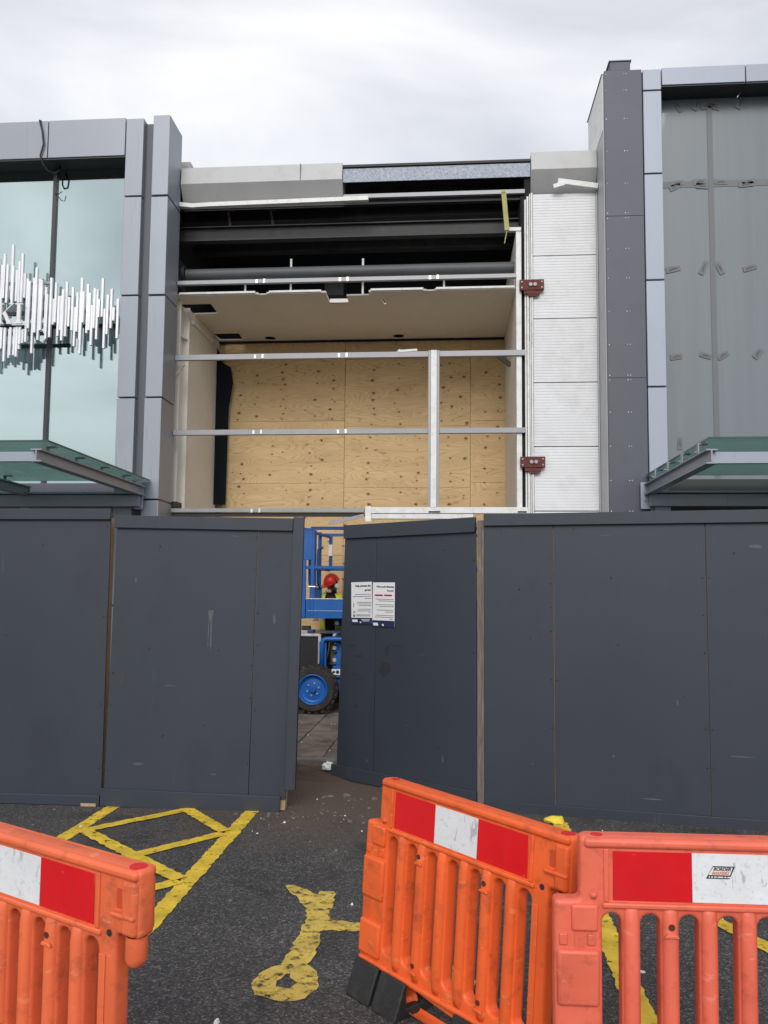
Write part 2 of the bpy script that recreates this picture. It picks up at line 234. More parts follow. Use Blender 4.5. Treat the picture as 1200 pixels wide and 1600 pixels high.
def asphalt_mat():
    m = bpy.data.materials.new('asphalt'); m.use_nodes = True; nt = m.node_tree; N = nt.nodes; lk = nt.links.new; b = N['Principled BSDF']
    tc = N.new('ShaderNodeTexCoord')
    v = N.new('ShaderNodeTexVoronoi'); v.inputs['Scale'].default_value = 105; lk(tc.outputs['Object'], v.inputs['Vector'])
    se = N.new('ShaderNodeSeparateColor'); lk(v.outputs['Color'], se.inputs[0])
    r = N.new('ShaderNodeValToRGB'); e = r.color_ramp.elements
    e[0].color = (0.022, 0.0212, 0.0208, 1); e[1].color = (0.14, 0.133, 0.125, 1); e[1].position = 1
    k = e.new(0.5); k.color = (0.043, 0.041, 0.0395, 1)
    k = e.new(0.86); k.color = (0.074, 0.070, 0.066, 1)
    lk(se.outputs[0], r.inputs['Fac'])
    n = N.new('ShaderNodeTexNoise'); n.inputs['Scale'].default_value = 0.9; n.inputs['Detail'].default_value = 7; n.inputs['Roughness'].default_value = 0.6; lk(tc.outputs['Object'], n.inputs['Vector'])
    mr = N.new('ShaderNodeMapRange'); mr.inputs['From Min'].default_value = 0.3; mr.inputs['From Max'].default_value = 0.7; mr.inputs['To Min'].default_value = 0.95; mr.inputs['To Max'].default_value = 1.6; lk(n.outputs['Fac'], mr.inputs['Value'])
    n5 = N.new('ShaderNodeTexNoise'); n5.inputs['Scale'].default_value = 2.3; n5.inputs['Detail'].default_value = 5; n5.inputs['Distortion'].default_value = 0.8; lk(tc.outputs['Object'], n5.inputs['Vector'])
    m5 = N.new('ShaderNodeMapRange'); m5.inputs['From Min'].default_value = 0.57; m5.inputs['From Max'].default_value = 0.68; m5.inputs['To Min'].default_value = 1.0; m5.inputs['To Max'].default_value = 0.62; lk(n5.outputs['Fac'], m5.inputs['Value'])
    mm = N.new('ShaderNodeMath'); mm.operation = 'MULTIPLY'; lk(mr.outputs[0], mm.inputs[0]); lk(m5.outputs[0], mm.inputs[1])
    hs = N.new('ShaderNodeHueSaturation'); lk(mm.outputs[0], hs.inputs['Value']); lk(r.outputs['Color'], hs.inputs['Color'])
    # brown earth trodden out of the gateway: distance from the gateway, broken up by noise
    di = N.new('ShaderNodeVectorMath'); di.operation = 'DISTANCE'; di.inputs[1].default_value = (-0.95, 7.9, 0); lk(tc.outputs['Object'], di.inputs[0])
    n2 = N.new('ShaderNodeTexNoise'); n2.inputs['Scale'].default_value = 2.6; n2.inputs['Detail'].default_value = 8; n2.inputs['Roughness'].default_value = 0.65; lk(tc.outputs['Object'], n2.inputs['Vector'])
    m2 = N.new('ShaderNodeMapRange'); m2.inputs['From Min'].default_value = 0.5; m2.inputs['From Max'].default_value = 3.0; m2.inputs['To Min'].default_value = 0.75; m2.inputs['To Max'].default_value = -0.25; lk(di.outputs['Value'], m2.inputs['Value'])
    aa = N.new('ShaderNodeMath'); aa.operation = 'ADD'; lk(m2.outputs[0], aa.inputs[0]); lk(n2.outputs['Fac'], aa.inputs[1])
    m3 = N.new('ShaderNodeMapRange'); m3.inputs['From Min'].default_value = 0.52; m3.inputs['From Max'].default_value = 1.05; m3.inputs['To Max'].default_value = 0.9; lk(aa.outputs[0], m3.inputs['Value'])
    mx = N.new('ShaderNodeMixRGB'); mx.inputs['Color2'].default_value = (0.105, 0.075, 0.053, 1); lk(m3.outputs[0], mx.inputs['Fac']); lk(hs.outputs['Color'], mx.inputs['Color1'])
    lk(mx.outputs['Color'], b.inputs['Base Color'])
    n4 = N.new('ShaderNodeTexNoise'); n4.inputs['Scale'].default_value = 1.3; n4.inputs['Detail'].default_value = 5; lk(tc.outputs['Object'], n4.inputs['Vector'])
    rr = N.new('ShaderNodeMapRange'); rr.inputs['From Min'].default_value = 0.3; rr.inputs['From Max'].default_value = 0.7; rr.inputs['To Min'].default_value = 0.62; rr.inputs['To Max'].default_value = 0.92; lk(n4.outputs['Fac'], rr.inputs['Value'])
    lk(rr.outputs[0], b.inputs['Roughness'])
    bp = N.new('ShaderNodeBump'); bp.inputs['Strength'].default_value = 0.7; bp.inputs['Distance'].default_value = 0.006; lk(v.outputs['Distance'], bp.inputs['Height']); lk(bp.outputs[0], b.inputs['Normal'])
    return m
M['asphalt'] = asphalt_mat()

def roadpaint_mat(name, col, lo, hi):
    m = bpy.data.materials.new(name); m.use_nodes = True; nt = m.node_tree; N = nt.nodes; lk = nt.links.new; b = N['Principled BSDF']; o = N['Material Output']
    tc = N.new('ShaderNodeTexCoord')
    n = N.new('ShaderNodeTexNoise'); n.inputs['Scale'].default_value = 34; n.inputs['Detail'].default_value = 8; n.inputs['Roughness'].default_value = 0.75; lk(tc.outputs['Object'], n.inputs['Vector'])
    mp = N.new('ShaderNodeMapping'); mp.inputs['Scale'].default_value = (9, 12, 1); mp.inputs['Rotation'].default_value = (0, 0, 0.5); lk(tc.outputs['Object'], mp.inputs['Vector'])
    n2 = N.new('ShaderNodeTexNoise'); n2.inputs['Scale'].default_value = 1.6; n2.inputs['Detail'].default_value = 4; lk(mp.outputs[0], n2.inputs['Vector'])
    ad = N.new('ShaderNodeMath'); ad.operation = 'ADD'; lk(n.outputs['Fac'], ad.inputs[0]); lk(n2.outputs['Fac'], ad.inputs[1])
    mr = N.new('ShaderNodeMapRange'); mr.inputs['From Min'].default_value = lo; mr.inputs['From Max'].default_value = hi; lk(ad.outputs[0], mr.inputs['Value'])
    n3 = N.new('ShaderNodeTexNoise'); n3.inputs['Scale'].default_value = 7; n3.inputs['Detail'].default_value = 8; lk(tc.outputs['Object'], n3.inputs['Vector'])
    hs = N.new('ShaderNodeHueSaturation'); hs.inputs['Color'].default_value = (*col, 1)
    m2 = N.new('ShaderNodeMapRange'); m2.inputs['From Min'].default_value = 0.3; m2.inputs['From Max'].default_value = 0.7; m2.inputs['To Min'].default_value = 0.68; m2.inputs['To Max'].default_value = 1.12; lk(n3.outputs['Fac'], m2.inputs['Value']); lk(m2.outputs[0], hs.inputs['Value'])
    lk(hs.outputs['Color'], b.inputs['Base Color']); b.inputs['Roughness'].default_value = 0.7
    bp = N.new('ShaderNodeBump'); bp.inputs['Strength'].default_value = 0.6; bp.inputs['Distance'].default_value = 0.006; lk(ad.outputs[0], bp.inputs['Height']); lk(bp.outputs[0], b.inputs['Normal'])
    t = N.new('ShaderNodeBsdfTransparent'); mx = N.new('ShaderNodeMixShader')
    lk(mr.outputs[0], mx.inputs[0]); lk(t.outputs[0], mx.inputs[1]); lk(b.outputs[0], mx.inputs[2]); lk(mx.outputs[0], o.inputs['Surface'])
    return m
M['yellow_line'] = roadpaint_mat('yellow_line_paint', (0.78, 0.54, 0.045), 0.74, 0.90)
M['yellow_worn'] = roadpaint_mat('worn_yellow_paint', (0.68, 0.49, 0.10), 0.80, 1.0)

# ------------------------------------------------------------------ mesh helpers
OFF = {}
class MB:
    def __init__(s): s.v = []; s.f = []
    def add(s, vs, fs):
        b = len(s.v); s.v += [tuple(v) for v in vs]; s.f += [tuple(i+b for i in f) for f in fs]; return s
    def box(s, x0, x1, y0, y1, z0, z1):
        v = [(x0, y0, z0), (x1, y0, z0), (x1, y1, z0), (x0, y1, z0), (x0, y0, z1), (x1, y0, z1), (x1, y1, z1), (x0, y1, z1)]
        return s.add(v, [(0, 3, 2, 1), (4, 5, 6, 7), (0, 1, 5, 4), (1, 2, 6, 5), (2, 3, 7, 6), (3, 0, 4, 7)])
    def hexa(s, v): return s.add(v, [(0, 3, 2, 1), (4, 5, 6, 7), (0, 1, 5, 4), (1, 2, 6, 5), (2, 3, 7, 6), (3, 0, 4, 7)])
    def bar(s, p, q, w, h=None, up=(0, 0, 1)):
        h = h or w; p, q = Vector(p), Vector(q); d = (q-p).normalized(); up = Vector(up)
        if abs(d.dot(up)) > 0.98: up = Vector((0, 1, 0))
        a = d.cross(up).normalized(); b = a.cross(d).normalized()
        v = [p-a*w/2-b*h/2, p+a*w/2-b*h/2, p+a*w/2+b*h/2, p-a*w/2+b*h/2]
        v += [x+(q-p) for x in v]
        return s.hexa(v)
    def cyl(s, p, q, r, n=14, r2=None, caps=True):
        p, q = Vector(p), Vector(q); d = (q-p).normalized(); up = Vector((0, 0, 1)) if abs(d.z) < 0.95 else Vector((0, 1, 0))
        a = d.cross(up).normalized(); b = a.cross(d); r2 = r if r2 is None else r2
        v = []
        for i in range(n):
            t = 2*math.pi*i/n; o = a*math.cos(t)+b*math.sin(t); v.append(p+o*r)
        for i in range(n):
            t = 2*math.pi*i/n; o = a*math.cos(t)+b*math.sin(t); v.append(q+o*r2)
        f = [(i, (i+1) % n, n+(i+1) % n, n+i) for i in range(n)]
        if caps: f += [tuple(range(n-1, -1, -1)), tuple(range(n, 2*n))]
        return s.add(v, f)
    def tube(s, pts, r, n=8):
        pts = [Vector(p) for p in pts]; rings = []; prev = None
        for i, p in enumerate(pts):
            d = (pts[min(i+1, len(pts)-1)]-pts[max(i-1, 0)]).normalized()
            if prev is None:
                up = Vector((0, 0, 1)) if abs(d.z) < 0.9 else Vector((0, 1, 0)); a = d.cross(up).normalized()
            else: a = (prev-d*prev.dot(d)).normalized()
            prev = a; b = a.cross(d)
            rings.append([p+(a*math.cos(2*math.pi*k/n)+b*math.sin(2*math.pi*k/n))*r for k in range(n)])
        v = [x for rr in rings for x in rr]; f = []
        for i in range(len(pts)-1):
            for k in range(n): f.append((i*n+k, i*n+(k+1) % n, (i+1)*n+(k+1) % n, (i+1)*n+k))
        f += [tuple(range(n-1, -1, -1)), tuple(range((len(pts)-1)*n, len(pts)*n))]
        return s.add(v, f)
    def lathe(s, prof, c, axis='Y', n=32):
        # prof: (radius, offset along axis)
        v = []; c = Vector(c)
        for r, h in prof:
            for k in range(n):
                t = 2*math.pi*k/n; x, y = r*math.cos(t), r*math.sin(t)
                v.append(c+(Vector((x, h, y)) if axis == 'Y' else Vector((x, y, h))))
        f = []
        for i in range(len(prof)-1):
            for k in range(n): f.append((i*n+k, i*n+(k+1) % n, (i+1)*n+(k+1) % n, (i+1)*n+k))
        return s.add(v, f)
    def prism(s, pts, lo, hi, to):
        # pts: 2-D outline; to(a, b, c) -> xyz with c from lo to hi
        n = len(pts); v = [to(a, b, lo) for a, b in pts]+[to(a, b, hi) for a, b in pts]
        f = [tuple(range(n-1, -1, -1)), tuple(range(n, 2*n))]+[(i, (i+1) % n, n+(i+1) % n, n+i) for i in range(n)]
        return s.add(v, f)
    def build(s, name, m, parent=None, bevel=0.0, smooth=False, seg=2):
        me = bpy.data.meshes.new(name); o = OFF.get(parent, Vector((0, 0, 0)))
        me.from_pydata([Vector(v)-o for v in s.v], [], s.f)
        bm = bmesh.new(); bm.from_mesh(me); bmesh.ops.recalc_face_normals(bm, faces=bm.faces); bm.to_mesh(me); bm.free()
        return link(name, me, m, parent, bevel, smooth, seg)
def link(name, me, m, parent=None, bevel=0.0, smooth=False, seg=2):
    ob = bpy.data.objects.new(name, me); COL.objects.link(ob)
    if not me.materials: me.materials.append(M[m] if isinstance(m, str) else m)
    if parent: ob.parent = parent; OFF[ob] = OFF.get(parent, Vector((0, 0, 0)))
    if smooth: me.shade_smooth()
    if bevel:
        b = ob.modifiers.new('bevel', 'BEVEL'); b.width = bevel; b.segments = seg; b.limit_method = 'ANGLE'; b.angle_limit = R(40)
        me.shade_smooth(); 
        try: me.set_sharp_from_angle(angle=R(35))
        except Exception: pass
    return ob
def tag(o, label, cat, group=None):
    o['label'] = label; o['category'] = cat
    if group: o['group'] = group
    return o
def struct(o): o['kind'] = 'structure'; return o
def stuff(o): o['kind'] = 'stuff'; return o
def thing(name, label, cat, loc, group=None, rot=None):
    o = bpy.data.objects.new(name, None); COL.objects.link(o); o.empty_display_size = 0.2
    if rot is not None: o.matrix_world = Matrix.Translation(loc) @ rot; OFF[o] = Vector((0, 0, 0))
    else: o.location = loc; OFF[o] = Vector(loc)
    return tag(o, label, cat, group)
def B(x0, x1, y0, y1, z0, z1): return MB().box(x0, x1, y0, y1, z0, z1)
def mesh_from_curve(cu):
    ob = bpy.data.objects.new('tmp', cu); COL.objects.link(ob); bpy.context.view_layer.update()
    me = bpy.data.meshes.new_from_object(ob.evaluated_get(bpy.context.evaluated_depsgraph_get()))
    bpy.data.objects.remove(ob); return me
def plate(name, outer, holes, thick, bev, to, m, parent, smooth=True):
    cu = bpy.data.curves.new(name, 'CURVE'); cu.dimensions = '2D'; cu.fill_mode = 'BOTH'
    cu.extrude = max(0.0005, thick/2-bev); cu.bevel_depth = bev; cu.bevel_resolution = 2; cu.offset = -bev
    for loop in [outer]+holes:
        sp = cu.splines.new('POLY'); sp.points.add(len(loop)-1); sp.use_cyclic_u = True
        for p, q in zip(sp.points, loop): p.co = (q[0], q[1], 0, 1)
    me = mesh_from_curve(cu); bpy.data.curves.remove(cu); o = OFF.get(parent, Vector((0, 0, 0)))
    for v in me.vertices: v.co = Vector(to(*v.co))-o
    bm = bmesh.new(); bm.from_mesh(me); bmesh.ops.remove_doubles(bm, verts=bm.verts, dist=1e-5); bmesh.ops.recalc_face_normals(bm, faces=bm.faces); bm.to_mesh(me); bm.free()
    me.materials.clear(); ob = link(name, me, m, parent)
    if smooth:
        me.shade_smooth()
        try: me.set_sharp_from_angle(angle=R(40))
        except Exception: pass
    return ob
def text(name, body, size, to, m, parent, align='LEFT', shear=0.0, bold=0.0, extrude=0.0006):
    cu = bpy.data.curves.new(name, 'FONT'); cu.body = body; cu.size = size; cu.align_x = align; cu.shear = shear; cu.offset = bold; cu.extrude = extrude; cu.resolution_u = 3
    me = mesh_from_curve(cu); o = OFF.get(parent, Vector((0, 0, 0)))
    for v in me.vertices: v.co = Vector(to(*v.co))-o
    me.materials.clear(); return link(name, me, m, parent)
def stadium(x0, x1, z0, z1, n=8):
    r = (x1-x0)/2; c = (x0+x1)/2; p = []
    for k in range(n+1): t = math.pi*k/n; p.append((c+r*math.cos(t), z1-r+r*math.sin(t)))
    for k in range(n+1): t = math.pi+math.pi*k/n; p.append((c+r*math.cos(t), z0+r+r*math.sin(t)))
    return p
def circle(cx, cy, r, n=20): return [(cx+r*math.cos(2*math.pi*k/n), cy+r*math.sin(2*math.pi*k/n)) for k in range(n)]

# ================================================================== SETTING
me = bpy.data.meshes.new('ground'); S = 600
xs = [-S, -60, -12, -6, 0, 6, 12, 60, S]; ys = [-S, -60, -10, 0, 5, 10, 20, 60, S]
me.from_pydata([(x, y, 0) for y in ys for x in xs], [], [(j*9+i, j*9+i+1, j*9+i+10, j*9+i+9) for j in range(8) for i in range(8)])
struct(link('ground', me, 'asphalt'))

def line_poly(cx0, y0, cx1, y1, w, jit=0.007, step=0.03):
    a, b = Vector((cx0, y0, 0)), Vector((cx1, y1, 0)); d = b-a; n = max(2, int(d.length/step)); d.normalize(); s = Vector((-d.y, d.x, 0))
    l, r = [], []
    for k in range(n+1):
        c = a.lerp(b, k/n); l.append(c+s*(w/2+rnd.uniform(-jit, jit))); r.append(c-s*(w/2+rnd.uniform(-jit, jit)))
    v = l+r; f = [(k, k+1, n+1+k+1, n+1+k) for k in range(n)]
    return v, f
def flat(name, polys, z, m):
    mb = MB()
    for v, f in polys: mb.add([(p.x, p.y, z) for p in v], f)
    return struct(mb.build(name, m))
mark = struct(bpy.data.objects.new('bay_markings', None)); COL.objects.link(mark)
def mk(name, args, z, m='yellow_line'):
    o = flat(name, [line_poly(*a) for a in args], z, m); o.parent = mark; del o['kind']; return o
mk('bay_line', [(-1.60, 6.95, -1.60, 2.2, 0.115)], 0.004)
mk('bay_line', [(-2.78, 6.95, -2.80, 2.2, 0.115)], 0.004)
mk('bay_line', [(0.90, 6.60, 0.81, 2.2, 0.115)], 0.004)
mk('bay_line', [(2.02, 6.4, 2.00, 2.2, 0.115)], 0.004)
# lattice between the two left-hand lines: two sets of diagonals
for a in [(-2.72, 5.98, -2.10, 6.68), (-2.72, 4.75, -1.66, 6.02), (-2.72, 3.75, -1.66, 5.02), (-2.72, 2.75, -1.66, 4.02), (-2.2, 2.3, -1.66, 3.0)]:
    mk('hatch_line', [(*a, 0.105)], 0.008)
for a in [(-2.16, 6.66, -1.66, 6.06), (-2.72, 5.98, -1.66, 5.04), (-2.72, 4.85, -1.66, 3.95), (-2.72, 3.7, -1.66, 2.8)]:
    mk('hatch_line', [(*a, 0.105)], 0.012)
for a in [(1.22, 5.3, 1.95, 3.75)]: mk('hatch_line', [(*a, 0.10)], 0.008)
WC = [(-0.991, 5.008), (-0.93, 5.025), (-0.847, 4.958), (-0.76, 4.883), (-0.761, 4.935), (-0.672, 4.944), (-0.659, 4.873), (-0.651, 4.587), (-0.635, 4.526), (-0.476, 4.499), (-0.333, 4.462), (-0.219, 4.416), (-0.155, 4.35), (-0.105, 4.224), (-0.1, 4.027), (-0.05, 3.979), (-0.007, 4.022), (0.104, 4.047), (0.14, 4.017), (0.114, 3.574), (0.079, 3.571), (0.076, 3.883), (0.011, 3.815), (-0.046, 3.722), (-0.104, 3.775), (-0.14, 3.957), (-0.142, 4.162), (-0.186, 4.292), (-0.324, 4.349), (-0.464, 4.391), (-0.643, 4.39), (-0.654, 4.397), (-0.65, 4.223), (-0.655, 4.09), (-0.662, 3.985), (-0.618, 3.923), (-0.588, 3.818), (-0.585, 3.74), (-0.619, 3.667), (-0.677, 3.628), (-0.75, 3.632), (-0.844, 3.668), (-0.878, 3.724), (-0.89, 3.808), (-0.863, 3.899), (-0.792, 3.973), (-0.782, 4.114), (-0.773, 4.344), (-0.765, 4.496), (-0.796, 4.673), (-0.843, 4.765)]
WH = [(-0.766, 3.764), (-0.779, 3.812), (-0.758, 3.871), (-0.737, 3.886), (-0.722, 3.843), (-0.677, 3.797), (-0.715, 3.745)]
def rough_loop(p, jit=0.010):
    o = []
    for i, a in enumerate(p):
        b = p[(i+1) % len(p)]; n = max(1, int(math.dist(a, b)/0.03))
        for k in range(n): t = k/n; o.append((a[0]+(b[0]-a[0])*t+rnd.uniform(-jit, jit), a[1]+(b[1]-a[1])*t+rnd.uniform(-jit, jit)))
    return o
wc = plate('wheelchair_symbol', rough_loop(WC), [rough_loop(WH)], 0.001, 0, lambda x, y, z: (x, y, 0.004+z), 'yellow_worn', None, smooth=False)
wc.parent = mark

# pavement beyond the hoarding: bed, kerb stones, slabs
struct(B(-8, 6, 8.36, 14.3, 0.0, 0.10).build('pavement', 'joint'))
pav = bpy.data.objects['pavement']
x = -4.4
while x < 2.4:
    B(x+0.004, x+0.911, 8.22, 8.36, 0, 0.118+rnd.uniform(-.004, .004)).build('kerb_stone', 'kerb', pav, bevel=0.012); x += 0.915
slab_me = {}
for j in range(7):
    for i in range(13):
        x0 = -3.67+i*0.4-0.0; y0 = 8.366+j*0.75
        if y0 > 13.1: continue
        y1 = min(y0+0.742, 13.16)
        dz = rnd.uniform(-.003, .004)
        B(x0+0.005, x0+0.395, y0+0.004, y1, 0.09, 0.12+dz).build('paving_slab', 'slab', pav, bevel=0.005, seg=1)
# loose earth in front of the kerb
mb = MB(); nx, ny = 46, 26; v = []
from mathutils import noise as mnoise
for j in range(ny+1):
    for i in range(nx+1):
        X = -2.3+i*2.6/nx; Y = 7.25+j*0.97/ny
        h = mnoise.noise(Vector((X*3, Y*3, 1)))*0.03+mnoise.noise(Vector((X*11, Y*11, 4)))*0.012+mnoise.noise(Vector((X*31, Y*31, 4)))*0.007
        edge = max(0, min((Y-7.62)/0.45, 1))*min((X+2.3)/0.4, 1)*min((0.3-X)/0.5, 1)
        v.append((X, Y, -0.035+edge*0.085+h*max(0.2, edge)))
stuff(tag(MB().add(v, [(j*(nx+1)+i, j*(nx+1)+i+1, (j+1)*(nx+1)+i+1, (j+1)*(nx+1)+i) for j in range(ny) for i in range(nx)]).build('soil', 'soil', smooth=True),
          'brown loose earth trodden along the kerb behind the open gate', 'soil'))
def chips(name, m, n, areas, s0, s1, label, cat):
    mb = MB()
    for _ in range(n):
        ax = areas[rnd.randrange(len(areas))]
        X, Y = rnd.uniform(ax[0], ax[1]), rnd.uniform(ax[2], ax[3]); s = rnd.uniform(s0, s1)*(1 if rnd.random() < .85 else 2); zb = ax[4]
        k = rnd.randint(4, 6); a0 = rnd.uniform(0, 6); st = rnd.uniform(.5, 1.6)
        lo = [(X+s*math.cos(a0+6.283*i/k)*rnd.uniform(.7, 1.2)*st, Y+s*math.sin(a0+6.283*i/k)*rnd.uniform(.7, 1.2), zb) for i in range(k)]
        hi = [(X+(p[0]-X)*.6, Y+(p[1]-Y)*.6, zb+s*rnd.uniform(.4, .9)) for p in lo]
        mb.add(lo+hi, [tuple(range(k, 2*k))]+[(i, (i+1) % k, k+(i+1) % k, k+i) for i in range(k)])
    return stuff(tag(mb.build(name, m), label, cat))
chips('loose_stones', 'stone', 200, [(-3.8, 2.6, 2.5, 6.6, 0), (-1.6, 0.2, 6.2, 7.6, 0.0), (-1.5, 0.0, 6.4, 7.3, 0.0)], 0.005, 0.013, 'small grey stones scattered over the asphalt', 'gravel')
chips('litter_specks', 'pale_chip', 42, [(-3.8, 2.6, 3.0, 6.7, 0), (-1.6, 0.2, 6.0, 7.2, 0.0), (-1.9, -0.9, 8.5, 10.5, 0.122)], 0.005, 0.014, 'tiny pale flakes of litter on the ground', 'litter')

# ================================================================== LEFT GLAZED BUILDING
lb = thing('glazed_shop_building', 'silver panelled shop building with tall teal glazing on the left', 'building', (-5.2, 10.8, 0))
JZ = [0.05, 1.62, 3.055, 4.465, 5.905, 7.33]
def panel_box(parent, x0, x1, y0, y1, top, m, name='column_panel'):
    zs = JZ+[top]
    for a, b in zip(zs, zs[1:]): e_ = rnd.uniform(-.004, .004); B(x0+e_, x1+e_, y0+rnd.uniform(-.003, .003), y1, a+0.011, b-0.011+rnd.uniform(-.003, .003)).build(name, m, parent, bevel=0.006)
panel_box(lb, -4.525, -4.272, 10.50, 10.78, 8.475, 'panel')
panel_box(lb, -4.132, -3.893, 10.50, 11.02, 8.515, 'panel')
B(-4.51, -3.905, 10.60, 11.0, 0, 8.44).build('column_core', 'recess', lb)
B(-7.6, -5.672, 10.50, 10.80, 7.935, 8.485).build('fascia_panel', 'panel', lb, bevel=0.006)
B(-5.660, -4.537, 10.50, 10.80, 7.935, 8.485).build('fascia_panel', 'panel', lb, bevel=0.006)
B(-7.6, -4.53, 10.515, 10.83, 7.915, 7.932).build('soffit', 'soffit', lb)
B(-7.6, -4.54, 10.55, 10.85, 7.94, 8.46).build('fascia_core', 'recess', lb)
for x0, x1 in [(-7.6, -5.705), (-5.645, -4.53)]:
    B(x0, x1, 10.80, 10.812, 3.32, 7.915).build('glass_pane', 'glass_teal', lb)
    B(x0, x1, 10.80, 10.812, 0.3, 2.9).build('glass_pane', 'glass_teal', lb)
B(-5.704, -5.646, 10.765, 10.92, 0.1, 7.915).build('mullion', 'mullion', lb, bevel=0.004)
B(-7.6, -4.53, 10.76, 10.95, 2.9, 3.32).build('transom', 'recess', lb, bevel=0.004)
B(-7.6, -4.3, 11.9, 11.95, 0.1, 8.4).build('interior_wall', 'interior', lb)
B(-7.6, -4.4, 10.93, 11.9, 6.25, 6.62).build('floor_slab', 'interior_dark', lb)
B(-4.9, -3.88, 11.36, 13.6, 7.93, 8.30).build('parapet_return', 'coping', lb, bevel=0.006)
B(-7.6, -3.9, 13.6, 13.9, 0, 8.3).build('rear_wall', 'recess', lb)
B(-7.6, -4.4, 10.9, 13.6, 8.35, 8.44).build('roof', 'recess', lb)

# bar sign with letters in front of the glass
sg = thing('bar_sign', 'shop sign of polished vertical bars carrying white serif letters KI', 'sign', (-5.4, 10.5, 5.6))
BARS = [(-6.228, 6.37, 5.06), (-6.192, 6.52, 5.16), (-6.149, 6.37, 4.98), (-6.1, 6.67, 5.04), (-6.062, 6.35, 5.06), (-6.017, 6.29, 5.07), (-5.981, 6.42, 5.05), (-5.95, 6.18, 5.16), (-5.928, 6.52, 5.22), (-5.896, 6.24, 5.24), (-5.859, 6.17, 5.26), (-5.821, 6.13, 5.45), (-5.768, 6.18, 5.1), (-5.715, 6.31, 5.38), (-5.676, 6.15, 5.28), (-5.635, 6.13, 5.41), (-5.586, 6.04, 5.38), (-5.556, 5.93, 5.29), (-5.498, 6.16, 5.31), (-5.47, 5.87, 5.5), (-5.428, 6.09, 5.52), (-5.39, 5.9, 5.33), (-5.364, 5.91, 5.42), (-5.321, 5.99, 5.26), (-5.287, 6.11, 5.33), (-5.247, 5.89, 5.47), (-5.195, 6.03, 5.41), (-5.162, 5.75, 5.19), (-5.124, 5.95, 5.39), (-5.084, 5.96, 5.28), (-5.057, 6.15, 5.07), (-5.027, 5.95, 5.51), (-4.981, 6.07, 5.37), (-4.936, 5.93, 5.4), (-4.902, 5.76, 5.19), (-4.873, 6.0, 5.43), (-4.84, 5.99, 5.28), (-4.808, 5.84, 5.58), (-4.762, 6.14, 5.59), (-4.726, 5.71, 5.15), (-4.68, 5.9, 5.34), (-4.634, 5.99, 5.43), (-4.592, 5.72, 5.53), (-4.548, 5.85, 5.29)]
for k in range(9): BARS.append((-6.27-0.04*k, 6.3+rnd.uniform(-.2, .3), 5.1+rnd.uniform(-.15, .15)))
for i, (X, zt, zb) in enumerate(sorted(BARS)):
    w = 0.033; dy = rnd.uniform(0, 0.05)
    spans = [(zb, zt)] if X > -5.88 or X < -6.5 else [(zb, 5.46+rnd.uniform(-.03, .02)), (5.80+rnd.uniform(0, .09), zt)]
    for za, zc in spans: B(X-w/2, X+w/2, 10.43+dy, 10.47+dy, za, zc).build('sign_bar', 'bar_metal', sg, bevel=0.003, seg=1)
B(-6.65, -4.56, 10.51, 10.54, 5.66, 5.71).build('backing_rail', 'mullion', sg)
B(-6.65, -5.50, 10.51, 10.54, 5.37, 5.42).build('backing_rail', 'mullion', sg)
B(-6.65, -5.52, 10.51, 10.54, 6.10, 6.14).build('backing_rail', 'alu', sg)
for X in (-6.4, -5.67, -4.7): B(X-.02, X+.02, 10.54, 10.80, 5.66, 5.70).build('standoff', 'mullion', sg)
to_sign = lambda a, b, c: (a, 10.385+c, b)
def letter(polys, name='letter'):
    mb = MB()
    for p in polys: mb.prism(p, 0, 0.035, to_sign)
    return mb.build(name, 'white_paint', sg, bevel=0.002, seg=1)
def I_poly(x, z0, z1, w, sw):
    s = 0.018
    return [(x-sw/2, z0), (x+sw/2, z0), (x+sw/2, z0+s), (x+w/2, z0+s), (x+w/2, z1-s), (x+sw/2, z1-s), (x+sw/2, z1), (x-sw/2, z1), (x-sw/2, z1-s), (x-w/2, z1-s), (x-w/2, z0+s), (x-sw/2, z0+s)]
letter([I_poly(-6.19, 5.495, 5.785, 0.045, 0.10), [(-6.168, 5.625), (-6.148, 5.655), (-6.035, 5.768), (-6.06, 5.768), (-6.075, 5.785), (-5.985, 5.785), (-6.01, 5.768), (-6.115, 5.672), (-6.035, 5.513), (-6.01, 5.495), (-6.105, 5.495), (-6.09, 5.513), (-6.145, 5.628)]])
letter([I_poly(-5.925, 5.495, 5.785, 0.05, 0.105)])

cb = MB().tube([(-5.785, 10.52, 8.49), (-5.785, 10.47, 8.478), (-5.74, 10.47, 8.315), (-5.713, 10.47, 8.125), (-5.753, 10.47, 7.956), (-5.735, 10.50, 7.86), (-5.68, 10.55, 7.77), (-5.60, 10.6, 7.755), (-5.56, 10.65, 7.83), (-5.58, 10.72, 7.91)], 0.013)
tag(cb.build('cable', 'cable', smooth=True), 'black cable drooping over the silver fascia above the teal glass', 'cable')
cb = MB().tube([(-5.66, 10.76, 7.55), (-5.63, 10.72, 7.50), (-5.59, 10.70, 7.50), (-5.55, 10.74, 7.56)], 0.006)
tag(cb.build('cable', 'cable', smooth=True), 'short thin wire end sticking out beside the dark window mullion', 'cable')

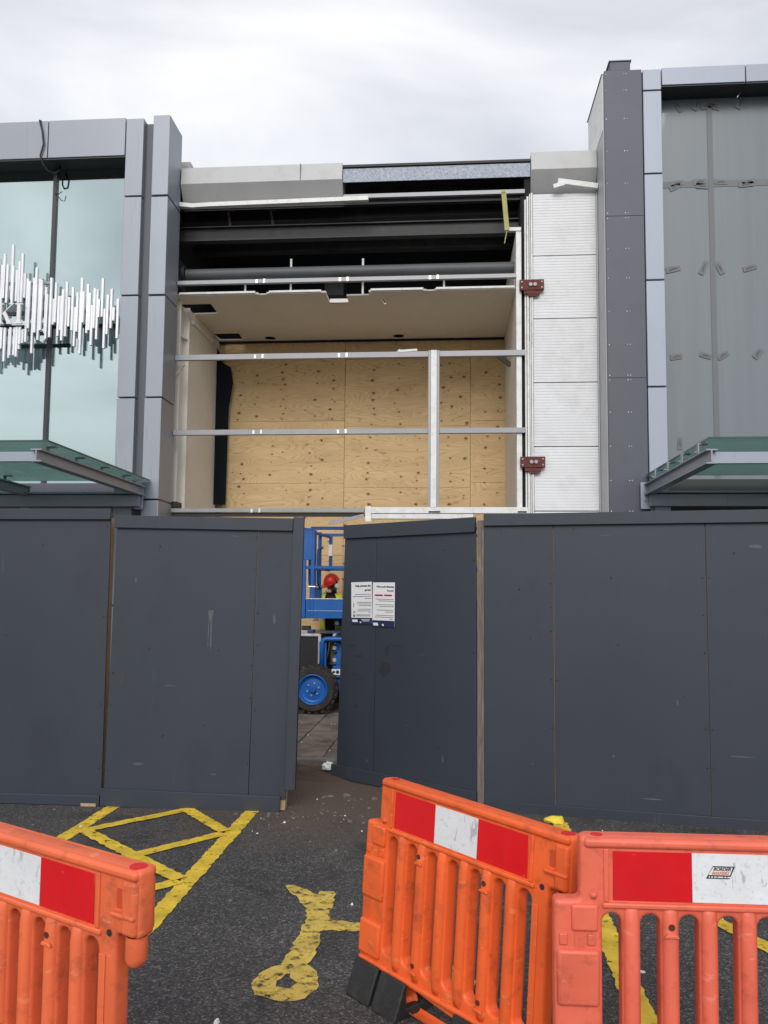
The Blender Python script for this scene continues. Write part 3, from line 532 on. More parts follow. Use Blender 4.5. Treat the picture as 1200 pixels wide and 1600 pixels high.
# canopies
def i_beam(mb, X, y0, y1, z0, z1, w=0.11, t=0.014):
    mb.box(X-w/2, X+w/2, y0, y1, z1-t, z1); mb.box(X-w/2, X+w/2, y0, y1, z0, z0+t); mb.box(X-t/2, X+t/2, y0, y1, z0+t, z1-t)
def canopy(label, xa, xb, y0, zg, beams, zb0, zb1, side):
    t = thing('glass_canopy', label, 'canopy', ((xa+xb)/2, 10.5, zb0))
    g = B(xa, xb, y0, 10.47, zg, zg+0.017).build('glass_pane', 'glass_canopy', t)
    e = MB(); e.box(xa, xb, y0-0.006, y0-0.001, zg-0.001, zg+0.018)
    xe = xb if side < 0 else xa
    e.box(min(xe, xe-side*0.006), max(xe, xe-side*0.006), y0, 10.47, zg-0.001, zg+0.018); e.build('glass_edge', 'glass_edge', g)
    for X in beams:
        mb = MB(); i_beam(mb, X, y0-0.06, 10.42, zb0+0.02, zb1); bo = mb.build('beam', 'panel', t)
        mb = MB(); mb.box(X-0.10, X+0.02, 10.42, 10.45, zb0-0.16, zb1+0.02)
        pl = mb.build('end_plate', 'panel_light', t, bevel=0.004)
        mb = MB()
        for dz in (0.0, 0.12, -0.1): mb.cyl((X-0.05, 10.40, zb0+dz+0.05), (X-0.05, 10.42, zb0+dz+0.05), 0.012, 8)
        stuff(mb.build('bolt', 'alu', pl))
        for k in range(4):
            Y = y0+0.25+k*(10.3-y0-0.25)/3.6
            cl = MB().box(X-0.045, X+0.055, Y-0.03, Y+0.03, zg-0.016, zg-0.004).box(X-0.045, X-0.033, Y-0.03, Y+0.03, zb1, zg-0.016)
            cl.box(X-0.05, X+0.03, Y-0.028, Y+0.028, zb1+0.0005, zb1+0.011)
            c = cl.build('clamp', 'alu', t); MB().cyl((X+0.02, Y, zg+0.0175), (X+0.02, Y, zg+0.026), 0.022, 10).cyl((X-0.075, Y, zb1+0.02), (X-0.045, Y, zb1+0.02), 0.01, 8).build('clamp_bolt', 'alu', c)
    lo, hi = sorted((beams[0], beams[-1]+ (1.4 if side > 0 else -1.4)))
    B(lo+0.01 if side > 0 else lo, hi if side > 0 else hi-0.01, y0+0.0, y0+0.05, zb0+0.03, zb1-0.02).build('front_rail', 'panel_light', t, bevel=0.004)
    B(lo, hi, 10.33, 10.41, zb0-0.13, zb0+0.02).build('rear_channel', 'panel', t, bevel=0.004)
    B(lo, hi, 10.30, 10.44, zb0+0.035, zb0+0.06).build('channel_lip', 'panel_light', t, bevel=0.003)
    return t
canopy('green glass canopy on steel beams below the bar sign', -8.0, -4.015, 7.69, 3.305, [-4.105, -5.695, -7.29], 3.075, 3.225, -1)
canopy('green glass canopy on steel beams beside the slate cladding', 2.573, 6.2, 8.02, 3.357, [2.581, 4.2, 5.8], 3.08, 3.245, 1)

# ================================================================== RIGHT BUILDING
rb = thing('film_window_building', 'grey building with slate cladding strip and filmed windows on the right', 'building', (3.6, 10.8, 0))
for a, b in [(0.05, 2.4), (2.4, 4.655), (4.655, 6.85), (6.85, 8.885)]:
    B(2.102, 2.598, 10.50, 10.545, a+0.002, b-0.002).build('cladding_panel', 'clad_dark', rb, bevel=0.002)
mb = MB()
for z in [2.9, 3.3, 3.75, 4.2, 4.63, 4.69, 5.1, 5.55, 6.0, 6.4, 6.82, 6.89, 7.3, 7.75, 8.2, 8.6, 8.83]:
    for X in (2.125, 2.36, 2.395):
        mb.cyl((X+rnd.uniform(-.004, .004), 10.498, z), (X, 10.5005, z), 0.0075, 6)
stuff(mb.build('screw_heads', 'white_paint', rb))
B(2.09, 2.60, 10.547, 11.02, 0.02, 8.86).build('side_core', 'coping', rb)
B(2.084, 2.6, 10.552, 11.62, 8.07, 8.862).build('parapet_return', 'white_trim', rb, bevel=0.004)
B(2.075, 2.62, 10.56, 11.66, 8.865, 8.88).build('parapet_cap', 'recess', rb)
B(2.185, 2.455, 10.52, 10.8, 8.89, 9.02).build('roof_vent', 'clad_dark', rb, bevel=0.008)
B(2.17, 2.47, 10.51, 10.82, 9.021, 9.035).build('vent_cap', 'recess', rb)
for a, b in zip([0.05, 1.65, 3.10, 4.53, 5.96, 7.416, 8.575], [1.65, 3.10, 4.53, 5.96, 7.416, 8.575, 8.88]):
    B(2.612, 2.85, 10.49, 10.78, a+0.010, b-0.010).build('column_panel', 'panel_light', rb, bevel=0.006)
B(2.62, 2.845, 10.6, 10.9, 0.05, 8.86).build('column_core', 'mullion', rb)
B(2.862, 3.945, 10.49, 10.80, 8.645, 8.885).build('fascia_panel', 'panel_light', rb, bevel=0.006)
B(3.957, 6.4, 10.49, 10.80, 8.645, 8.885).build('fascia_panel', 'panel_light', rb, bevel=0.006)
B(2.855, 3.943, 10.505, 10.83, 8.628, 8.642).build('soffit', 'soffit', rb)
B(3.959, 6.4, 10.505, 10.83, 8.628, 8.642).build('soffit', 'soffit', rb)
for x0, x1 in [(2.852, 3.535), (3.605, 5.2), (5.27, 6.4)]:
    for z0, z1 in [(3.35, 7.395), (7.425, 8.625)]:
        B(x0, x1, 10.80, 10.812, z0, z1).build('glass_pane', 'film', rb)
    B(x0, x1, 10.80, 10.812, 0.2, 2.75).build('glass_pane', 'glass_teal', rb)
B(3.535, 3.605, 10.792, 10.9, 0.1, 8.625).build('mullion', 'tape_band', rb)
B(5.2, 5.27, 10.792, 10.9, 0.1, 8.625).build('mullion', 'tape_band', rb)
B(2.852, 6.4, 10.795, 10.806, 7.365, 7.455).build('tape_band', 'tape_band', rb)
B(2.852, 6.4, 10.74, 10.95, 2.75, 3.35).build('transom', 'soffit', rb)
B(2.66, 2.86, 10.44, 10.48, 2.75, 2.96).build('transom_block', 'panel_light', rb, bevel=0.004)
B(2.2, 6.4, 12.0, 12.1, 0, 8.6).build('rear_wall', 'recess', rb)
B(2.6, 6.4, 10.85, 12.0, 8.55, 8.62).build('roof', 'recess', rb)
for X, Z, a in [(3.044, 6.224, 12), (3.448, 6.232, 65), (3.657, 6.227, -65), (4.049, 6.218, 15), (3.063, 5.014, 8), (3.447, 5.026, -18), (3.671, 5.023, 30), (4.126, 5.042, 50), (3.091, 3.834, 88),
                (3.155, 8.528, -60), (3.412, 8.536, 55), (3.55, 8.52, 10), (3.63, 8.5, -20), (3.99, 8.54, 55), (3.12, 7.43, 8), (3.42, 7.44, 5), (3.70, 7.43, -4), (4.06, 7.42, 10), (3.09, 7.38, 25), (3.45, 7.38, -6), (4.03, 7.385, 4)]:
    c, s = math.cos(R(a)), math.sin(R(a)); w, h = rnd.uniform(.075, .10), rnd.uniform(.03, .042)
    p = [(-w, -h), (-w*.2, -h*1.06), (w, -h), (w, h*.9), (w*.1, h), (-w, h)]
    mb = MB().prism([(X+q[0]*c-q[1]*s, Z+q[0]*s+q[1]*c) for q in p], 10.789, 10.792, lambda a_, b_, c_: (a_, c_, b_))
    tp = mb.build('tape_strip', 'tape_band', rb)
    q = [(-w*.6, -h*.5), (0, -h*.25), (w*.7, -h*.1), (w*.5, h*.3), (0, h*.55), (-w*.5, h*.1)]
    MB().prism([(X+k[0]*c-k[1]*s, Z+k[0]*s+k[1]*c) for k in q], 10.786, 10.7885, lambda a_, b_, c_: (a_, c_, b_)).build('hole_patch', 'tape', tp)

# ================================================================== CENTRAL GUTTED UNIT
cu_ = thing('gutted_shop_unit', 'stripped shop unit with its front torn open between the two glazed buildings', 'building', (-1.0, 11.0, 0))
to_x = lambda y, z, x_: (x_, y, z)
for x0, x1, name in [(-3.88, -1.51, 'coping_panel'), (1.172, 2.085, 'coping_panel')]:
    zt = 7.99 if x0 < 0 else 8.05; zm = 7.735 if x0 < 0 else 7.785; zl = 7.44 if x0 < 0 else 7.475
    mb = MB().prism([(10.96, zm), (10.985, zt), (11.35, zt+0.01), (11.35, zm), (11.16, zl-0.02), (11.14, zl)], x0, x1, to_x)
    mb.build('coping_panel', 'coping', cu_, bevel=0.004)
B(-2.12, -2.112, 10.953, 10.975, 7.74, 7.985).build('coping_joint', 'recess', cu_)
B(-1.505, 1.165, 11.02, 11.035, 7.715, 7.915).build('flashing', 'galv', cu_)
B(-1.507, 1.168, 11.00, 11.4, 7.93, 7.965).build('gutter_edge', 'steel_dark', cu_)
# roof and walls round the void above the ceiling, its shade painted in near-black
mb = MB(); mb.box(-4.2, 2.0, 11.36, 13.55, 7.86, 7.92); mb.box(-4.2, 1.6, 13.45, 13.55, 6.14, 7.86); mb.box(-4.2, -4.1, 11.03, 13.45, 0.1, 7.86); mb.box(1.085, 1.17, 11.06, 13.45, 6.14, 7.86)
mb.build('void_shade_lining', 'void', cu_)
def ibx(z0, z1, y, x0, x1, m='steel_dark', w=0.16, t=0.016):
    mb = MB(); mb.box(x0, x1, y-w/2, y+w/2, z1-t, z1); mb.box(x0, x1, y-w/2, y+w/2, z0, z0+t); mb.box(x0, x1, y-t/2, y+t/2, z0+t, z1-t); return mb.build('steel_beam', m, cu_)
ibx(7.03, 7.25, 11.36, -4.09, 1.08, w=0.12)
ibx(7.50, 7.72, 11.75, -4.09, 1.08)
ibx(7.30, 7.48, 12.4, -4.09, 1.08)
B(-4.09, 1.10, 11.12, 11.20, 7.43, 7.46).build('steel_angle', 'steel_dark', cu_)
B(-1.50, 1.09, 11.05, 11.10, 7.49, 7.55).build('aluminium_rail', 'alu', cu_, bevel=0.003)
B(-4.09, 1.08, 11.45, 11.50, 7.60, 7.70).build('purlin', 'steel_dark', cu_)
for X in (-1.2, -0.75, -0.3, 0.1, 0.5):
    MB().bar((X, 11.5, 7.82), (X+0.22, 11.52, 7.62), 0.06, 0.02).bar((X+0.1, 11.5, 7.86), (X+0.12, 11.6, 7.62), 0.02, 0.02).build('truss_web', 'steel_dark', cu_)
for X in (-3.3, -2.65): MB().bar((X, 11.42, 7.55), (X+0.05, 11.40, 7.28), 0.035, 0.01).bar((X-.04, 11.42, 7.56), (X+0.09, 11.42, 7.53), 0.01, 0.01).build('torn_hanger', 'old_timber', cu_)
pp = MB().cyl((-3.87, 11.32, 6.515), (1.06, 11.32, 6.515), 0.084, 24).build('steel_pipe', 'pipe', cu_, smooth=False)
pp.data.shade_smooth(); pp.data.set_sharp_from_angle(angle=R(50))
MB().cyl((-3.93, 11.32, 6.515), (-3.88, 11.32, 6.515), 0.13, 20).build('pipe_flange', 'steel_dark', cu_)
B(-4.05, -3.93, 11.2, 11.45, 6.3, 6.7).build('pipe_bracket', 'steel_dark', cu_)
B(-1.95, -1.65, 12.3, 12.8, 6.55, 6.95).build('duct_box', 'steel_dark', cu_)
for X, z1 in [(-3.02, 6.66), (-2.33, 6.79), (-1.25, 6.77), (-0.05, 6.63)]:
    MB().cyl((X, 11.47, 6.14), (X, 11.47, z1), 0.016, 8).build('hanger_rod', 'white_trim', cu_)
for c in (-2.98, -0.81): MB().lathe([(0.094, 6.101), (0.08, 6.102), (0.078, 6.23), (0.0, 6.23)], (c, 13.02, 0), axis='Z', n=16).build('hole_shade_cup', 'void', cu_)  # black cups added inside the ceiling holes, shade put into their colour
# ceiling board with its cut-outs
H1 = [(-3.99, 11.40), (-3.52, 11.40), (-3.53, 11.83), (-3.99, 11.84)]
H2 = [(-3.91, 12.76), (-3.45, 12.75), (-3.465, 13.11), (-3.86, 13.11)]
H3 = [(-1.735, 11.07), (-1.455, 11.07), (-1.455, 11.47), (-1.74, 11.47)]
H4 = [(-0.975, 11.36), (-0.94, 11.36), (-0.895, 11.57), (-0.935, 11.575)]
ring = lambda c: [(c+0.095*math.cos(6.283*k/16), 13.02+0.082*math.sin(6.283*k/16)) for k in range(16)]
outer = [(-4.05, 11.06), (-2.72, 11.06), (-2.72, 11.10), (-2.60, 11.10), (-2.60, 11.055), (-1.44, 11.055), (-1.44, 11.2), (-1.12, 11.2), (-1.12, 11.06), (-0.30, 11.06), (-0.30, 11.085), (-0.18, 11.085), (-0.18, 11.05), (0.955, 11.05), (0.955, 13.17), (-4.05, 13.17)]
outer = [(-4.05, 11.06), (-2.72, 11.06), (-2.72, 11.10), (-2.60, 11.10), (-2.60, 11.055), (-1.735, 11.055), (-1.74, 11.47), (-1.455, 11.47), (-1.455, 11.2), (-1.12, 11.2), (-1.12, 11.06), (-0.30, 11.06), (-0.30, 11.085), (-0.18, 11.085), (-0.18, 11.05), (0.955, 11.05), (0.955, 13.17), (-4.05, 13.17)]
plate('ceiling_board', outer, [H1, H2, H4, ring(-2.98), ring(-0.81)], 0.028, 0, lambda x, y, z: (x, y, 6.114+z), 'ceiling', cu_, smooth=False)
for x0, x1 in [(-3.88, -2.76), (-2.56, -1.80), (-1.09, -0.34), (-0.16, 0.94)]:
    B(x0, x1, 11.035, 11.052, 6.112+rnd.uniform(0, .004), 6.142).build('ceiling_edge', 'white_trim', cu_)
MB().hexa([(-1.74, 11.474, 6.10), (-1.455, 11.474, 6.10), (-1.455, 11.484, 6.10), (-1.74, 11.484, 6.10), (-1.74, 11.474, 6.17), (-1.455, 11.474, 6.17), (-1.455, 11.484, 6.17), (-1.74, 11.484, 6.17)]).build('hatch_edge', 'white_trim', cu_)
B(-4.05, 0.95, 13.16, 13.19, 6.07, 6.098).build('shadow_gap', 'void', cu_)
# porch side walls
B(-4.09, -4.05, 11.03, 13.3, 0.12, 6.098).build('side_wall', 'cream', cu_)
B(-4.045, -3.90, 11.62, 13.19, 0.12, 6.095).build('lining_board', 'cream', cu_, bevel=0.004)
mb = MB(); mb.box(-4.045, -3.875, 11.52, 11.54, 0.12, 6.09); mb.box(-3.985, -3.97, 11.22, 11.518, 0.12, 6.09); mb.box(-4.045, -3.90, 11.20, 11.218, 0.12, 6.09); mb.build('wall_post', 'cream', cu_)
MB().bar((-4.02, 11.22, 5.60), (-3.93, 11.52, 5.60), 0.09, 0.014).build('post_stiffener', 'cream', cu_)
MB().bar((-3.885, 11.7, 5.93), (-3.885, 12.75, 5.97), 0.03, 0.05).build('wall_rail', 'cream', cu_)
MB().bar((-3.96, 11.15, 4.93), (-3.83, 11.18, 5.12), 0.05, 0.035).build('wall_brace', 'cream', cu_)
B(-4.02, -3.84, 11.08, 11.3, 2.99, 3.10).build('broken_block', 'steel_dark', cu_, bevel=0.01)
B(0.958, 0.985, 11.02, 13.3, 0.12, 6.9).build('side_wall', 'cream', cu_)
B(0.957, 1.03, 10.985, 11.015, 2.99, 6.90).build('wall_edge', 'white_trim', cu_, bevel=0.003)
B(0.80, 1.03, 11.0, 11.02, 6.92, 6.97).build('edge_cap', 'white_trim', cu_)
MB().bar((0.775, 12.0, 5.43), (0.955, 12.0, 5.28), 0.05, 0.065).build('wall_brace', 'steel_dark', cu_)
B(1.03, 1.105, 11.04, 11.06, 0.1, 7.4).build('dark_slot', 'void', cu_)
for x0, x1, y, z1 in [(1.075, 1.098, 10.985, 7.36), (1.105, 1.132, 10.975, 7.40), (1.142, 1.158, 10.98, 7.44), (1.164, 1.186, 10.97, 7.45)]:
    B(x0, x1, y, 11.05, 2.6, z1).build('edge_trim', 'white_trim', cu_, bevel=0.003)
# ribbed white panels
zs = [0.1, 1.05, 2.05, 2.955, 3.845, 4.74, 5.645, 6.545, 7.445]
for a, b in zip(zs, zs[1:]):
    pts = [(11.05, a+0.006)]; n = 22; h = (b-a-0.012)/n
    for k in range(n):
        z = a+0.006+k*h; pts += [(11.0, z), (11.0, z+h*0.66), (11.0025, z+h*0.74), (11.0025, z+h*0.92)]
    pts += [(11.0, b-0.006), (11.05, b-0.006)]
    MB().prism(pts, 1.194, 2.062, to_x).build('white_panel', 'white_panel', cu_)
B(1.19, 2.085, 11.052, 11.1, 0.1, 7.46).build('panel_backing', 'recess', cu_)
B(2.064, 2.086, 10.99, 11.05, 0.1, 7.46).build('corner_trim', 'coping', cu_)
for z in (6.03, 3.545):
    br = B(1.0, 1.335, 10.925, 10.968, z, z+0.15).build('fixing_bracket', 'rust', cu_, bevel=0.004)
    mb = MB()
    for X, dz, r in [(1.15, .075, .026), (1.21, .075, .026), (1.03, .035, .012), (1.03, .115, .012), (1.305, .035, .012), (1.305, .115, .012)]: mb.cyl((X, 10.905 if r > .02 else 10.918, z+dz), (X, 10.9255, z+dz), r, 10)
    stuff(mb.build('bolt', 'alu', br))
    MB().bar((1.06, 10.95, z-0.02), (1.28, 10.95, z-0.035), 0.03, 0.05).bar((1.12, 10.95, z-0.06), (1.25, 10.95, z-0.065), 0.02, 0.03).build('bracket_stub', 'rust', br)
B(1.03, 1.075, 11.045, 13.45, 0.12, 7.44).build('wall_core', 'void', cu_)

# remaining aluminium glazing frame across the opening
fr = thing('aluminium_glazing_frame', 'bare aluminium glazing frame of rails and one mullion across the opening', 'window frame', (-1.4, 11.0, 2.95))
def rail(x0, x1, z0, z1, y0, y1, m='alu'): return B(x0, x1, y0, y1, z0, z1).build('rail', m, fr, bevel=0.004)
rail(-3.885, -0.262, 5.115, 5.195, 10.955, 11.01); rail(-0.108, 1.075, 5.115, 5.195, 10.955, 11.01)
rail(-3.885, -0.262, 4.03, 4.105, 10.955, 11.01); rail(-0.108, 1.075, 4.03, 4.105, 10.955, 11.01)
rail(-3.885, 0.955, 6.225, 6.285, 10.955, 11.01)
rail(-3.885, -1.14, 2.93, 2.985, 10.95, 11.01)
rail(-3.885, -1.14, 2.875, 2.926, 10.99, 11.03, 'steel_dark')
mu = MB().box(-0.262, -0.228, 10.94, 11.02, 2.99, 5.20).box(-0.142, -0.108, 10.94, 11.02, 2.99, 5.20).build('mullion', 'alu', fr, bevel=0.003)
B(-0.226, -0.144, 10.925, 11.02, 2.99, 5.20).build('mullion_face', 'white_trim', mu, bevel=0.003)
for zc in (5.155, 4.068, 6.255, 2.957):
    for X in (-2.66, -1.46, -0.185):
        if X > -0.3 and zc < 6: continue
        if zc < 3 and X > -1.6: continue
        cl = MB().box(X-0.075, X-0.045, 10.948, 10.956, zc-0.03, zc+0.022).box(X+0.035, X+0.062, 10.948, 10.956, zc-0.028, zc+0.03)
        cl.build('clip', 'bright_metal', fr)
B(-1.10, 1.10, 10.93, 11.03, 2.915, 3.0).build('sill_board', 'white_trim', fr, bevel=0.004)
B(-1.10, 0.36, 10.94, 11.02, 2.84, 2.908).build('sill_board', 'white_trim', fr, bevel=0.004)
B(-1.12, -1.04, 10.915, 10.928, 2.80, 3.01).build('sill_bracket', 'bright_metal', fr)
B(-0.25, -0.09, 10.915, 10.929, 2.93, 2.945).build('drain_slot', 'print_dark', fr); B(0.96, 1.08, 10.915, 10.929, 2.93, 2.945).build('drain_slot', 'print_dark', fr)
tag(MB().bar((-1.62, 10.93, 2.77), (-1.14, 10.93, 2.885), 0.02, 0.045).build('loose_trim', 'alu'), 'bent aluminium strip hanging below the frame above the blue lift', 'trim')
tag(MB().bar((-0.68, 10.98, 5.20), (-0.42, 10.98, 5.215), 0.06, 0.03).bar((-0.70, 10.98, 5.196), (-0.66, 10.98, 5.23), 0.05, 0.01).build('loose_trim', 'white_trim'), 'short white offcut lying on the upper aluminium rail beside the mullion', 'trim')
mb = MB(); pts = [(-3.885, 7.40), (-3.7, 7.375), (-3.4, 7.385), (-2.4, 7.395), (-1.13, 7.41)]
for (xa, za), (xb, zb) in zip(pts, pts[1:]): mb.hexa([(xa, 10.95, za), (xb, 10.95, zb), (xb, 11.02, zb), (xa, 11.02, za), (xa, 10.95, za+0.06), (xb, 10.95, zb+0.06), (xb, 11.02, zb+0.06), (xa, 11.02, za+0.06)])
tag(mb.build('loose_trim', 'white_trim'), 'long white trim strip sagging under the left-hand coping', 'trim')
tag(MB().bar((1.53, 10.90, 7.565), (2.085, 10.93, 7.49), 0.05, 0.075).bar((1.47, 10.9, 7.49), (1.62, 10.88, 7.52), 0.04, 0.06).build('loose_trim', 'white_trim', bevel=0.004), 'torn white trim piece lying askew on top of the ribbed white panels', 'trim')
mb = MB().bar((0.785, 10.94, 7.44), (0.83, 10.94, 6.90), 0.02, 0.065, up=(1, 0, 0)).bar((0.83, 10.95, 6.91), (0.795, 10.96, 6.72), 0.012, 0.012).cyl((0.78, 10.92, 7.46), (0.79, 11.1, 7.46), 0.025, 8)
tag(mb.build('foam_strip', 'strap'), 'yellowish foam strip dangling in the dark void below the roof edge', 'strip')
mb = MB(); pr_ = [(-3.97, 6.04), (-3.93, 6.04), (-3.80, 5.70), (-3.66, 5.62), (-3.62, 5.35), (-3.68, 4.95), (-3.69, 4.5), (-3.70, 3.6), (-3.70, 3.28), (-3.97, 3.28)]
mb.prism(pr_, 13.05, 13.10, lambda a, b, c: (a, c, b))
tag(mb.build('membrane_strip', 'membrane', bevel=0.01), 'black membrane strip hanging between the cream wall and the plywood', 'membrane')

# plywood wall closing the back of the porch: every sheet a part
pw = thing('plywood_wall', 'wall of knotty plywood sheets closing the back of the opened unit', 'plywood wall', (-1.4, 13.25, 0.12))
cols = [(-3.84, -3.80), (-3.80, -1.722), (-1.718, 0.384), (0.388, 1.02)]
rows = [[0.12, 1.22, 2.44, 3.655, 4.715, 5.82, 6.07], [0.12, 1.2, 2.40, 3.58, 4.62, 5.77, 6.07], [0.12, 1.3, 2.5, 3.66, 4.70, 5.85, 6.07]]
for (x0, x1), rz in zip(cols[1:], rows):
    for a, b in zip(rz, rz[1:]):
        B(x0+0.002, x1-0.002, 13.20+rnd.uniform(0, .006), 13.222, a+0.002, b-0.002).build('plywood_sheet', 'plywood', pw)
B(-4.0, 1.05, 13.224, 13.3, 0.12, 6.07).build('stud_frame', 'raw_timber', pw)

# knots: small dark hearts in the face veneer, in loose vertical rows
M['knot'] = mat('knot_brown', (0.11, 0.052, 0.024), 0.8, var=0.5, vscale=60, rnd_amt=0.0)
M['knot_ring'] = mat('knot_ring_brown', (0.40, 0.245, 0.125), 0.8, var=0.25, vscale=30, rnd_amt=0.0)
kb, kr = MB(), MB(); kk = 0
def knot(X, Z, s):
    global kk; kk += 1
    for mb_, f, y in ((kr, 2.1, 13.1988-kk*2e-6), (kb, 1.0, 13.1975-kk*2e-6)):
        n = 9; a0 = rnd.uniform(0, 6)
        pts = [(X+f*s*1.35*math.cos(6.283*i/n+a0)*rnd.uniform(.75, 1.15), Z+f*s*math.sin(6.283*i/n+a0)*rnd.uniform(.75, 1.15)) for i in range(n)]
        mb_.prism(pts, y, y+0.0005, lambda a, b, c: (a, c, b))
for x0, z0, z1, dz in [(-3.52, 4.75, 5.75, .16), (-3.25, 4.8, 5.7, .19), (-2.78, 4.75, 5.75, .125), (-2.18, 4.8, 5.8, .21), (-1.93, 4.75, 5.75, .13), (-3.45, 3.3, 4.0, .13), (-2.95, 3.8, 4.6, .15), (-2.3, 3.3, 4.6, .15), (-2.1, 3.4, 4.5, .24),
                       (-1.25, 4.65, 5.7, .15), (-0.82, 4.65, 5.7, .17), (-0.5, 3.3, 4.55, .18), (-1.35, 3.3, 4.5, .17), (-0.75, 3.5, 4.3, .3), (0.05, 3.3, 5.75, .19), (-0.1, 4.7, 5.7, .26), (0.28, 3.4, 5.6, .33), (0.62, 3.3, 5.7, .3), (0.85, 4.4, 5.6, .22), (-2.4, 2.3, 3.2, .2), (-1.95, 1.3, 3.2, .24), (-1.7, 1.4, 3.1, .3), (-1.4, 1.6, 3.1, .26)]:
    z = z0
    while z < z1:
        knot(x0+rnd.gauss(0, .025), z, rnd.choice([.006, .008, .009, .012, .014])); z += dz*rnd.uniform(.6, 1.5)
for _ in range(70): knot(rnd.uniform(-3.7, .95), rnd.uniform(2.2, 5.9), rnd.choice([.004, .005, .007]))
stuff(kr.build('knot_rings', 'knot_ring', pw)); stuff(kb.build('knots', 'knot', pw))

# ================================================================== HOARDINGS AND GATES
def screws(mb, pts, y):
    for X, Z in pts: mb.cyl((X+rnd.uniform(-.008, .008), y-0.002, Z), (X, y+0.001, Z), rnd.choice([.003, .005, .007]), 6)
ha = thing('hoarding_fence', 'long dark grey hoarding run below the glass canopy, left of the leaning leaf', 'hoarding', (-4.0, 6.69, 0))
for x0, x1 in [(-6.55, -5.34), (-5.335, -4.117), (-4.112, -2.90)]:
    B(x0, x1, 6.69, 6.708, 0.06, 2.46).build('plywood_sheet', 'hoarding', ha, bevel=0.002)
B(-6.55, -2.893, 6.66, 6.69, 2.42, 2.515).build('top_rail', 'hoarding', ha, bevel=0.004)
B(-6.55, -2.905, 6.664, 6.69, 0.003, 0.088).build('plinth_board', 'hoarding', ha, bevel=0.004)
for x0 in (-2.995, -4.16, -5.4): B(x0, x0+0.09, 6.709, 6.79, 0.0, 2.44).build('timber_post', 'raw_timber', ha)
mb = MB(); screws(mb, [(-2.93, .3+k*.26+rnd.uniform(-.03, .03)) for k in range(9)]+[(-3.8+k*.3, 1.42+rnd.uniform(-.01, .01)) for k in range(3)]+[(-3.5, 2.2), (-3.25, .6)], 6.69); stuff(mb.build('screw_heads', 'print_dark', ha))
tag(B(-3.06, -2.93, 6.655, 6.72, 0.0015, 0.025).build('timber_offcut', 'raw_timber'), 'pale timber offcut wedged under the hoarding beside the leaning leaf', 'timber')

hb = thing('hoarding_gate', 'leaning dark grey hoarding leaf with edge board left of the gateway', 'hoarding', (-2.893, 6.69, 0), rot=Matrix.Rotation(R(0.95), 4, 'Y'))
B(0.012, 1.25, 0, 0.018, 0.12, 2.41).build('plywood_sheet', 'hoarding', hb, bevel=0.002)
B(1.254, 1.565, 0.001, 0.018, 0.12, 2.41).build('plywood_sheet', 'hoarding', hb, bevel=0.002)
B(0.0, 1.555, -0.03, 0, 2.35, 2.458).build('top_rail', 'hoarding', hb, bevel=0.004)
B(-0.005, 1.525, -0.03, 0, 0.006, 0.15).build('plinth_board', 'hoarding', hb, bevel=0.004)
B(1.558, 1.648, -0.028, 0.02, 0.205, 2.47).build('edge_board', 'hoarding', hb, bevel=0.004)
for x0 in (0.02, 0.8, 1.47): B(x0, x0+0.09, 0.0185, 0.10, 0.03, 2.38).build('timber_post', 'raw_timber', hb)
mb = MB(); screws(mb, [(1.235, .4+k*.27) for k in range(8)]+[(1.28, .3+k*.27) for k in range(8)]+[(.04, .3+k*.27) for k in range(8)]+[(.35, 1.33), (.6, 1.34), (.95, 1.33), (.4, 2.2), (.5, .6), (.85, .7), (1.3, 2.3)], 0); stuff(mb.build('screw_heads', 'print_dark', hb))

def blotch(parent, X, Z, w, h, seed, name='paint_scuff', m='scuff', y=0.0):
    r_ = random.Random(seed); n = 14
    pts = [(X+w*math.cos(6.283*i/n)*r_.uniform(.6, 1.1), Z+h*math.sin(6.283*i/n)*r_.uniform(.6, 1.1)) for i in range(n)]
    MB().prism(pts, y-0.0011, y-0.0002, lambda a, b, c: (a, c, b)).build(name, m, parent)
MB().prism([(.845, 1.66), (.90, 1.67), (.885, 1.60), (.888, 1.36), (.878, 1.33), (.872, 1.37), (.872, 1.58), (.862, 1.58), (.858, 1.36), (.852, 1.36), (.855, 1.60)], -0.0015, -0.0003, lambda a, b, c: (a, c, b)).build('paint_run', 'scuff', hb)
for k, a in enumerate([(.30, .36, .05, .012), (.95, .30, .03, .008), (.55, 1.02, .06, .006), (1.42, 1.6, .012, .05), (1.05, 2.3, .05, .006), (.2, 1.9, .01, .03)]): blotch(hb, *a, k)
MM = Vector((0, 0, 0))
# open gate leaf, hinged at its right post and swung inwards
g0 = Vector((-1.1, 7.95, 0)); g1 = Vector((0.28, 7.0, 0)); gd = g1-g0; GL = gd.length; ga = math.atan2(gd.y, gd.x)
hc = thing('hoarding_gate', 'open dark grey hoarding gate with two white posters, swung inwards', 'hoarding', g0, rot=Matrix.Rotation(ga, 4, 'Z'))
ptz = lambda a, b, c: (a, c, b)
MB().prism([(0.035, 0.12), (0.502, 0.12), (0.515, 2.40), (0.112, 2.40)], 0, 0.018, ptz).build('plywood_sheet', 'hoarding', hc, bevel=0.002)
MB().prism([(0.506, 0.12), (1.655, 0.08), (1.64, 2.44), (0.519, 2.40)], 0.001, 0.018, ptz).build('plywood_sheet', 'hoarding', hc, bevel=0.002)
MB().prism([(0.118, 2.345), (1.645, 2.345), (1.65, 2.478), (0.116, 2.478)], -0.03, 0, ptz).build('top_rail', 'hoarding', hc, bevel=0.004)
MB().prism([(-0.012, 0.012), (1.66, 0.012), (1.66, 0.13), (-0.012, 0.135)], -0.03, 0, ptz).build('plinth_board', 'hoarding', hc, bevel=0.004)
B(1.655, 1.725, 0.0, 0.075, 0.02, 2.45).build('timber_post', 'old_timber', hc, bevel=0.004)
